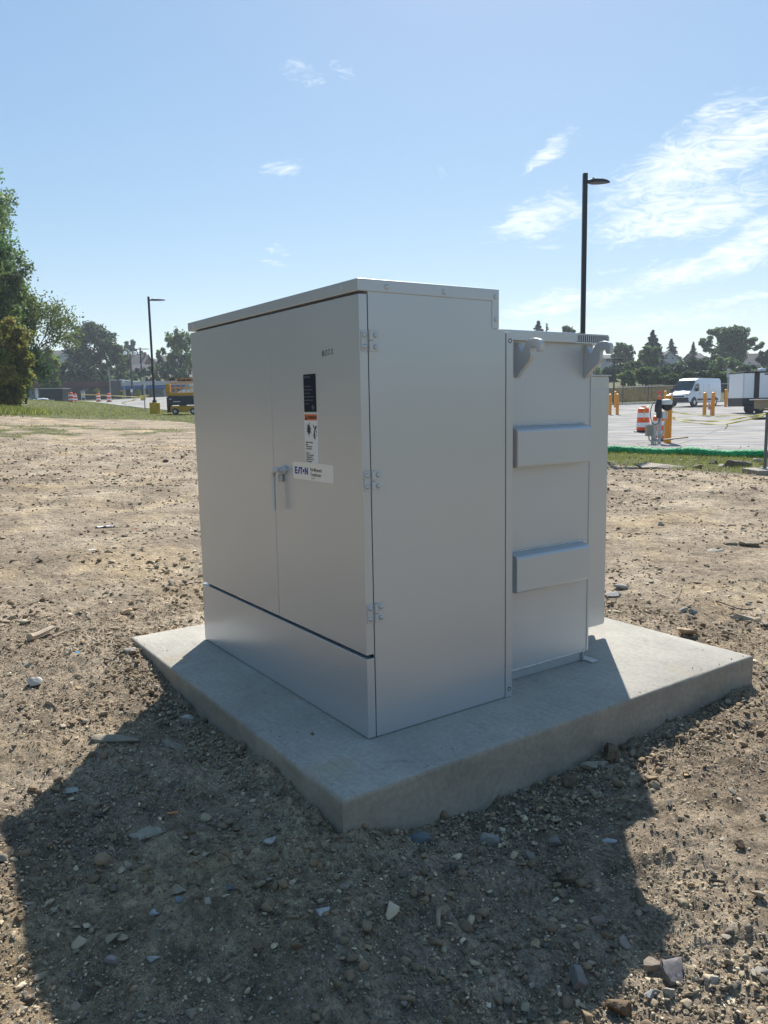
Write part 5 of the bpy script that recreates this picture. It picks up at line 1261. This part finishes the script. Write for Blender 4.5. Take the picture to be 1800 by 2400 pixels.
# equipment stand on a small footing at the right border
def stand():
    d = 14.3; x, y, z = spot(1806, d); s = d/F; root = thing('equipment_stand', 'grey channel-steel post carrying a tan enclosure at the right border', 'equipment stand', (x, y, z), FACE)
    X = lambda px: (px-1806)*s; Z = lambda py: zat(1798, py, d)-z
    MB().box(X(1794), X(1800), -.02, .02, .12, Z(966)).build('post', M['darksteel'], root, bevel=.003)
    MB().box(X(1788.5), X(1840), -.022, .18, Z(962), Z(958.5)).build('cross_channel', M['darksteel'], root, bevel=.002)
    MB().box(X(1774), X(1842), -.10, .16, Z(957.5), Z(938)).build('enclosure', M['tan'], root, bevel=.006)
    MB().box(X(1765), X(1848), -.16, .20, Z(937.5), Z(935)).build('shelf_lid', M['offwhite'], root, bevel=.003)
    MB().box(X(1793), X(1802), -.05, .05, .105, .12).build('foot_plate', M['steel'], root)
    MB().box(X(1836), X(1842), -.02, .02, .12, Z(966)).build('post', M['darksteel'], root, bevel=.003)
    f = slab('concrete_footing', -.33, .55, -.30, .35, -.25, .10, M['concrete_plain'], .04); f.location = (x, y, z); f.rotation_euler = (0, 0, FACE)
    tag(f, 'small square concrete footing under the steel post at the right border', 'concrete footing')
stand()
# signs
def sign(label, px, d, ytop, w, hpx, m='offwhite', post='steel', extra=None, name='sign_post'):
    x, y, z = spot(px, d); root = thing(name, label, 'sign post', (x, y, z), FACE); zt = zat(px, ytop, d)-z; s = d/F
    MB().box(-.035, .035, -.03, .03, -.2, zt-.02).build('post', M[post], root)
    MB().box(-w*s/2, w*s/2, -.045, -.032, zt-hpx*s, zt).build('sign_panel', M[m], root, bevel=.004)
    if extra: MB().box(extra[0]*s, extra[1]*s, -.06, -.047, zt-extra[3]*s, zt-extra[2]*s).build('small_plate', M['white'], root)
    return root
sign('tall sign post with grey panel and small white plate left of the yellow-based lamp', 350, 62, 883.5, 9.5, 17, 'offwhite', 'steel', (1.5, 4.5, 15, 26))
sign('grey sign panel on a post right of the van', 1702, 76, 864, 8, 20, 'steel')
sign('small white sign on two legs before the shop', 321.5, 135, 912, 5, 7, 'white', name='low_sign')
sign('slim white-capped post at the corner of the blue shop', 304.5, 139, 889, 3.6, 7, 'white', name='marker_post')
sign('thin bare post standing before the dark bank right of centre', 1525, 95, 857, 1.2, 3, 'dark', 'dark')
def aboard():
    x, y, z = spot(208.5, 134); s = 134/F; root = thing('board_sign', 'white leaning information board on legs before the brown building', 'sign board', (x, y, z), FACE)
    MB().box(-4.6*s, 4.6*s, -.03, .03, .45, 1.62).build('panel', M['offwhite'], root, bevel=.01)
    MB().box(-2.9*s, 2.6*s, -.036, -.031, 1.36, 1.50).build('dark_heading', M['dark'], root)
    for xx in (-4.2, 4.0): MB().box(xx*s-.04, xx*s+.04, -.03, .03, -.1, .45).build('leg', M['offwhite'], root)
aboard()
def pole(label, px, d, ytop, r, m, globes=0, head=None, name='utility_pole', cat='pole'):
    x, y, z = spot(px, d); root = thing(name, label, cat, (x, y, z), FACE); h = zat(px, ytop, d)-z
    MB().tube([(0, 0, -.3), (0, 0, h)], [r, r*.7], 9).build('pole', m, root, smooth=True)
    if globes:
        MB().tube([(-globes, 0, h+.1), (-globes*.6, 0, h-.25), (0, 0, h-.35), (globes*.6, 0, h-.25), (globes, 0, h+.1)], .05, 6).build('arm', m, root)
        for sx in (-1, 1): MB().lathe([(.05, -.3), (.25, -.22), (.36, 0), (.25, .25), (.02, .34)], (sx*globes, 0, h+.3), 14).build('globe', M['plastic_white'], root, smooth=True)
    if head: MB().box(-head, head, -.12, .12, h-.06, h+.06).build('lamp_head', M['blackmetal'], root)
    return root
M['polewood'] = mat('grey_pole_wood', (.26, .25, .23), .85, var=(2, .15)); M['poledark'] = mat('dark_pole', (.05, .05, .055), .7)
pole('pale slim utility pole in front of the brown building', 272, 130, 859, .16, M['polewood'])
pole('dark utility pole right of the pale one', 292, 140, 862, .22, M['poledark'])
pole('thicker dark pole with two white lamp globes before the blue shop', 323, 136, 832, .20, M['poledark'], globes=.85, name='globe_lamp', cat='street lamp')
pole('thin black pole with a tiny lamp on the brown building front', 188, 138, 894, .06, M['poledark'], name='wall_lamp', cat='street lamp')
pole('thin dark street lamp rising from the bank right of the radiator', 1438, 90, 843, .10, M['poledark'], head=.9, name='thin_lamp', cat='street lamp')
pole('bare dark pole behind the far tree at the left', 141, 170, 788, .10, M['poledark'])
# scissor lift
def lift():
    d = 54; x, y, z = spot(432, d); s = d/F; root = thing('scissor_lift', 'orange and dark scissor lift half hidden behind the left of the cabinet', 'scissor lift', (x, y, z), FACE)
    X = lambda px: (px-432)*s; Z = lambda py: zat(430, py, d)-z
    MB().box(X(404), X(470), 0, 1.1, Z(949), Z(928)).build('battery_cover', M['liftblue'], root, bevel=.03)
    MB().box(X(416), X(433), -.012, 0, Z(942), Z(940)).build('lettering_strip', M['offwhite'], root)
    MB().box(X(407), X(413), -.012, 0, Z(936), Z(934)).build('decal', M['offwhite'], root)
    MB().box(X(408), X(470), .05, 1.05, Z(965), Z(951)).build('chassis', M['lift_orange'], root, bevel=.03)
    MB().box(X(401), X(405), 0, 1.0, Z(966), Z(930)).build('entry_ladder', M['blackmetal'], root, bevel=.01)
    for px in (420.5, 462):
        w = MB().lathe([(.1, -.09), (.20, -.09), (.22, -.06), (.22, .06), (.20, .09), (.1, .09)], (X(px), -.02, .22), 16, 'y').build('wheel', M['black'], root, smooth=True)
        MB().lathe([(.11, -.02), (.11, .02)], (X(px), -.12, .22), 12, 'y').build('rim', M['offwhite'], w)
    MB().box(X(401), X(470), -.02, 1.12, Z(927), Z(920)).build('platform', M['lift_orange'], root, bevel=.02)
    rl = MB()
    for yy in (.0, 1.08):
        for px in (401.5, 413, 425, 437, 449, 461): rl.tube([(X(px), yy, Z(920)), (X(px), yy, Z(888))], .020, 6)
        for py in (888, 897, 908): rl.tube([(X(401), yy, Z(py)), (X(470), yy, Z(py))], .020, 6)
    rl.build('guard_rail', M['lift_orange'], root, smooth=True)
    MB().box(X(410), X(423), -.05, .1, Z(892), Z(887)).build('control_box', M['dark'], root)
    MB().box(X(426), X(470), .3, .5, Z(893.5), Z(888)).build('stacked_load', M['maroon'], root, bevel=.02)
    MB().box(X(401.5), X(410), .02, .35, Z(918), Z(899)).build('manual_box', M['lift_orange'], root, bevel=.02)
lift()
def parked_car():
    d = 62; x, y, z = spot(452, d); s = d/F; root = thing('parked_car', 'white vehicle with a pale blue windshield peeping out beside the cabinet', 'car', (x, y, z), FACE)
    X = lambda px: (px-452)*s; Z = lambda py: zat(450, py, d)-z
    side_ = [(X(426), Z(948)), (X(426), Z(921)), (X(432), Z(916)), (X(438), Z(914)), (X(449), Z(901)), (X(475), Z(897)), (X(520), Z(898)), (X(524), Z(948))]
    MB().prism(side_, 'y', 0, 1.9).build('body', M['white'], root, bevel=.06)
    g = [(X(438), Z(913.2)), (X(449), Z(900)), (X(456), Z(899)), (X(456), Z(913.2))]
    MB().prism(g, 'y', -.012, 1.912).build('windshield', mat('reflecting_windshield', (.30, .50, .55), .15), root)
    for px in (438, 505): MB().lathe([(.15, -.11), (.31, -.11), (.33, 0), (.31, .11), (.15, .11)], (X(px), .05, .33), 16, 'y').build('wheel', M['black'], root, smooth=True)
parked_car()
# cabinets and bags at the far left
def util(label, name, px0, px1, ytop, d, m, depth, rz):
    x, y, z = spot((px0+px1)/2, d); s = d/F; w = (px1-px0)*s/2/math.cos(rz); h = zat((px0+px1)/2, ytop, d)-z; root = thing(name, label, 'electrical cabinet', (x, y, z), FACE+rz)
    MB().box(-w, w, 0, depth, -.2, h-.1).build('body', m, root, bevel=.03); MB().box(-w-.05, w+.05, -.06, depth+.06, h-.098, h).build('lid', m, root, bevel=.02)
    MB().box(-.012, .012, -.008, .0, .05, h-.16).build('door_seam', M['dark'], root); MB().box(.10, .16, -.05, -.0, h*.45, h*.58).build('handle', M['dark'], root)
    return root, w, h
u1, w1, h1 = util('pale grey-green utility cabinet by the tree at the far left', 'utility_cabinet', 62, 97, 910, 106, M['boxgrey'], 1.6, R(10))
MB().box(.62, .78, -.012, 0, h1*.58, h1*.74).build('black_sticker', M['dark'], u1)
u2, w2, h2 = util('dark green utility cabinet with a pale lid right of the grey one', 'utility_cabinet', 108, 162, 911, 104, M['boxgreen'], 1.8, R(-6))
MB().box(-w2, w2+.1, -.07, 1.9, h2+.002, h2+.07).build('pale_lid_edge', M['offwhite'], u2)
for k, (px, d, sx, m_, lb) in enumerate(((84, 100, .75, 'black', 'black bag at the left of the heap before the grey cabinet'), (95, 99.5, .8, 'plastic_white', 'white bag on the heap in front of the grey cabinet'), (105, 99, .75, 'black', 'black bag in the middle of the heap by the green cabinet'),
                                         (114, 98.5, .8, 'plastic_white', 'white bag at the right of the heap by the green cabinet'), (126, 98, .8, 'black', 'flat black bag at the right end of the heap on the kerb'))):
    sh, f = rock_shapes(1, 3, 800+k, .06, 3); v = sh[0]*np.array([sx, .5, .28 if k < 4 else .15]); v = v*(1+.2*fbm(v[:, 0]*2, v[:, 1]*2+v[:, 2]*3, 1.3, 3, k)[:, None]); v[:, 2] += .22
    o = npmesh('rubbish_bag', v, f, M[m_], smooth=True); o.location = spot(px, d); o.rotation_euler = (0, 0, FACE); tag(o, lb, 'bag')
# caution tape
def ribbon(label, pts, w=.055, m='tape', name='caution_tape'):
    """pts: (px, py, depth); hangs as a ribbon through these places"""
    P = [CAM+(RX*((a-900)/F)+UX*((1200-b)/F)+FX)*(c/1.0) for a, b, c in pts]; o0 = P[0]
    t = np.linspace(0, len(P)-1, (len(P)-1)*8+1); P = np.array(P); q = np.stack([np.interp(t, np.arange(len(P)), P[:, i]) for i in range(3)], 1)
    for _ in range(6): q[1:-1] = (q[:-2]+q[1:-1]*2+q[2:])/4
    tw = np.sin(np.arange(len(q))*.35)*1.2; up = np.stack([np.sin(tw)*RGT[0]*.6, np.sin(tw)*RGT[1]*.6, np.cos(tw)], 1)*w
    V = np.concatenate([q-up/2, q+up/2])-o0; n = len(q); i = np.arange(n-1); f = np.stack([i, i+1, n+i+1, n+i], 1)
    o = npmesh(name, V, f, M[m]); o.location = o0; so_ = o.modifiers.new('thickness', 'SOLIDIFY'); so_.thickness = .003; return tag(o, label, 'caution tape')
ribbon('upper strand of yellow tape running from the near bollard past the small grey box', [(1575,965,25.8),(1600,969,27),(1640,973,31),(1680,976,36),(1735,973,40),(1800,976,36)], .05)
ribbon('middle strand of yellow tape sagging from the near bollard towards the steel post', [(1575,978,25.8),(1610,984,20),(1660,988,18.5),(1710,984,17),(1760,976,15),(1798,969,14.4)], .035)
ribbon('lower strand of yellow tape sagging deepest across the car park', [(1575,981,25.8),(1600,988,22),(1650,994,18.5),(1700,994,17),(1750,985,15.2),(1797,972,14.4)], .035)
ribbon('loose hanging tail of yellow tape below the lower strand', [(1702,994,17),(1707,997,17),(1701,1003,17),(1698,1009,17)], .035)
ribbon('level strand of yellow tape between the barrels and the sign post at the left', [(191,925,104),(243,926,100),(268,927.5,96),(310,930,80),(350,931.5,62)], .12)
ribbon('slanting strand of yellow tape drooping to the ground right of the barrels', [(268,945,96),(285,945,88),(310,939,75),(330,932,68),(350,925,62)], .12)
# chain-link fence
def fence():
    m = bpy.data.materials.new('chain_link'); m.use_nodes = True; nt = m.node_tree; N = nt.nodes; L = nt.links; b = N['Principled BSDF']; b.inputs['Base Color'].default_value = (.05, .055, .055, 1); b.inputs['Roughness'].default_value = .6
    tc = N.new('ShaderNodeTexCoord'); mp = N.new('ShaderNodeMapping'); mp.inputs['Rotation'].default_value = (0, R(45), 0); L.new(tc.outputs['Object'], mp.inputs[0])
    sp = N.new('ShaderNodeSeparateXYZ'); L.new(mp.outputs[0], sp.inputs[0]); acc = None
    for ax in (0, 2):
        a = N.new('ShaderNodeMath'); a.operation = 'MULTIPLY'; a.inputs[1].default_value = 11; L.new(sp.outputs[ax], a.inputs[0])
        fr = N.new('ShaderNodeMath'); fr.operation = 'FRACT'; L.new(a.outputs[0], fr.inputs[0]); lt = N.new('ShaderNodeMath'); lt.operation = 'LESS_THAN'; lt.inputs[1].default_value = .13; L.new(fr.outputs[0], lt.inputs[0])
        if acc is None: acc = lt.outputs[0]
        else: mx = N.new('ShaderNodeMath'); mx.operation = 'MAXIMUM'; L.new(acc, mx.inputs[0]); L.new(lt.outputs[0], mx.inputs[1]); acc = mx.outputs[0]
    L.new(acc, b.inputs['Alpha'])
    x, y, z = spot(1580, 90); root = thing('chain_link_fence', 'dark chain link fence with a pale top rail behind the van', 'fence', (x, y, z), FACE)
    x0, x1 = (1400-1580)/F*90, (1990-1580)/F*90; n = 11; tops = []
    for k in range(n):
        xx = x0+(x1-x0)*k/(n-1); wx, wy = x+RGT[0]*xx, y+RGT[1]*xx; zz = float(terrain(wx, wy))-z; tops.append((xx, 0, zz+1.82))
        MB().tube([(xx, 0, zz-.1), (xx, 0, zz+1.86)], .04, 7).build('post', M['poledark'], root, smooth=True)
    MB().tube(tops, .032, 7).build('top_rail', M['steel'], root, smooth=True)
    mesh = MB(); k = len(tops); mesh.add([(a, .03, c-1.80) for a, b, c in tops]+[(a, .03, c) for a, b, c in tops], [(i, i+1, k+i+1, k+i) for i in range(k-1)]).build('wire_mesh', m, root)
fence()

# ------------------------------------------------------------------ buildings
def windows(root, rects, yy, m='glass', frame='offwhite'):
    for x0, x1, z0, z1 in rects:
        w = MB().box(x0-.08, x1+.08, yy-.05, yy-.004, z0-.08, z1+.08).build('window', M[frame], root); MB().box(x0, x1, yy-.07, yy-.052, z0, z1).build('pane', M[m], w)
def shop():
    d = 150; x, y, z = spot(400, d); s = d/F; root = thing('shop_building', 'low shop with white parapet, blue band and glass front at the left', 'building', (x, y, z), FACE)
    X = lambda px: (px-400)*s; Z = lambda py: zat(380, py, d)-z
    x0, x1 = X(304), X(760)
    MB().box(x0, x1, 0, 16, -.5, Z(899)).build('wall', M['stucco'], root); MB().box(x0-.2, x1+.2, -.9, 16.2, Z(903), Z(893.5)).build('parapet', M['parapet'], root, bevel=.03)
    MB().box(x0-.1, x1, -1.1, -.02, Z(911.5), Z(904)).build('blue_band', M['blueband'], root, bevel=.05)
    k = 0
    for px in np.arange(310, 750, 11.5):
        p = MB().box(X(px), X(px+10.5), -.06, -.003, .1, Z(912.5)).build('shop_window', M['shopglass'] if k % 4 else M['glass'], root); k += 1
    for px in np.arange(309, 750, 46): MB().box(X(px)-.12, X(px)+.12, -.9, -.7, -.2, Z(911.6)).build('column', M['parapet'], root)
shop()
def brown():
    d = 152; x, y, z = spot(165, d); s = d/F; root = thing('brown_building', 'long low dark brown building with a maroon fascia at the far left', 'building', (x, y, z), FACE)
    X = lambda px: (px-165)*s; Z = lambda py: zat(180, py, d)-z; x0, x1 = X(-90), X(276)
    MB().box(x0, x1, 0, 14, -.6, Z(904)).build('wall', M['darkwall'], root); MB().box(x0-.1, x1+.1, -.35, 14.3, Z(908), Z(896)).build('fascia', M['maroon'], root, bevel=.03)
    for px in range(-60, 270, 30): MB().box(X(px), X(px)+.25, -.12, -.003, -.3, Z(908.2)).build('pilaster', M['stucco'], root)
    windows(root, [(X(212), X(222), Z(916), Z(912)), (X(160), X(172), Z(918), Z(911))], 0, 'glass', 'darkwall')
    MB().box(X(276)+.02, X(303), -1.2, 12, -.6, Z(894)).build('grey_wing', M['stucco'], root)
    MB().box(X(275.6), X(303.4), -1.3, 12.1, Z(893.9), Z(892)).build('wing_coping', M['offwhite'], root)
brown()
def house(name, label, px0, px1, yeave, yridge, d, wall, gable='side', chimney=None, wins=(), depth=9, roofm='shingle', rz=0):
    pc = (px0+px1)/2; x, y, z = spot(pc, d); s = d/F; root = thing(name, label, 'house', (x, y, z), FACE+rz); w = (px1-px0)*s/2; ze = zat(pc, yeave, d)-z; zr = zat(pc, yridge, d)-z
    if gable == 'side':                               # ridge runs left to right
        MB().prism([(0, -2), (depth, -2), (depth, ze), (depth/2, zr-.15), (0, ze)], 'x', -w, w).build('wall', M[wall], root)
        rf = MB().prism([(-.45, ze-.28), (-.45, ze-.10), (depth/2, zr+.06), (depth+.45, ze-.10), (depth+.45, ze-.28), (depth/2, zr-.14)], 'x', -w-.4, w+.4).build('roof', M[roofm], root)
        MB().box(-w-.4, w+.4, -.52, -.455, ze-.36, ze-.12).build('gutter', M['offwhite'], root)
    else:
        MB().prism([(-w, -2), (w, -2), (w, ze), (0, zr-.15), (-w, ze)], 'y', 0, depth).build('wall', M[wall], root)
        rf = MB().prism([(-w-.45, ze-.35), (-w-.45, ze-.15), (0, zr+.1), (w+.45, ze-.15), (w+.45, ze-.35), (0, zr-.12)], 'y', -.4, depth+.4).build('roof', M[roofm], root)
    if chimney: MB().box(chimney[0]*s, (chimney[0]+chimney[1])*s, depth*.35, depth*.35+1, zr-2.0, zr+chimney[2]*s).build('chimney', M['brick'], rf)
    windows(root, [((a-pc)*s, (b-pc)*s, zat(pc, c2, d)-z, zat(pc, c1, d)-z) for a, b, c1, c2 in wins], 0)
    return root, w, ze, zr, s
brh = house('brick_house', 'wide red brick house with a grey roof behind the globe lamp', 292, 352, 852, 829, 222, 'brick', chimney=(24, 5, 5), wins=((311, 321, 850.5, 857), (335, 342, 855, 862), (326, 331, 855, 862)))
house('brick_house', 'low brick annex with a pale roof in front of the wide brick house', 322, 366, 866, 853, 205, 'brick', wins=((340, 350, 868, 873),), depth=7)
house('gabled_house', 'pale gabled house partly behind the yellow-based lamp post', 364, 384, 853, 840, 236, 'siding', 'front', wins=((373, 378, 850, 857),))
house('gabled_house', 'dark brick gabled house left of the airy tree', 384, 404, 852, 833, 226, 'brick', 'front', wins=((392, 396, 850, 858), (393, 395, 841, 845)))
house('brick_house', 'brick wing with a grey roof half behind the airy tree', 404, 448, 852, 834, 229, 'brick', wins=((412, 420, 853, 859), (428, 434, 853, 859)))
house('far_house', 'grey-roofed house just showing above the row of dark trees', 108, 172, 830, 819, 205, 'siding', depth=8)
house('white_house', 'white gabled house with a small round window behind the van', 1541, 1590, 843, 823, 200, 'siding', 'front', wins=((1556, 1560, 832, 835.5), (1571, 1574, 838, 842)))
house('low_house', 'low house with a brownish roof right of the lifting hook', 1408, 1460, 838, 830, 196, 'siding', wins=((1446, 1454, 841, 849), (1420, 1430, 842, 849)), depth=8)
house('border_house', 'large dark-roofed house with pale wall at the right border', 1736, 1860, 851, 826, 185, 'siding', wins=((1748, 1752, 848, 855), (1764, 1772, 858, 864), (1812, 1822, 848, 857)), chimney=(-60, 5, 4))
house('far_house', 'grey roof corner showing between narrow spruce and oak', 1624, 1646, 838, 826, 215, 'stucco', depth=8)

# ------------------------------------------------------------------ air
def haze(density):
    m = bpy.data.materials.new('haze'); m.use_nodes = True; nt = m.node_tree; nt.nodes.clear()
    out = nt.nodes.new('ShaderNodeOutputMaterial'); v = nt.nodes.new('ShaderNodeVolumePrincipled'); v.inputs['Density'].default_value = density
    v.inputs['Color'].default_value = (.80, .88, 1, 1); v.inputs['Anisotropy'].default_value = .35
    nt.links.new(v.outputs[0], out.inputs['Volume'])
    o = MB().box(-1100, 1100, -1100, 1100, -3, 46).build('haze', m); tag(o, 'thin summer haze over the whole scene', 'haze', kind='stuff')
haze(.00042)
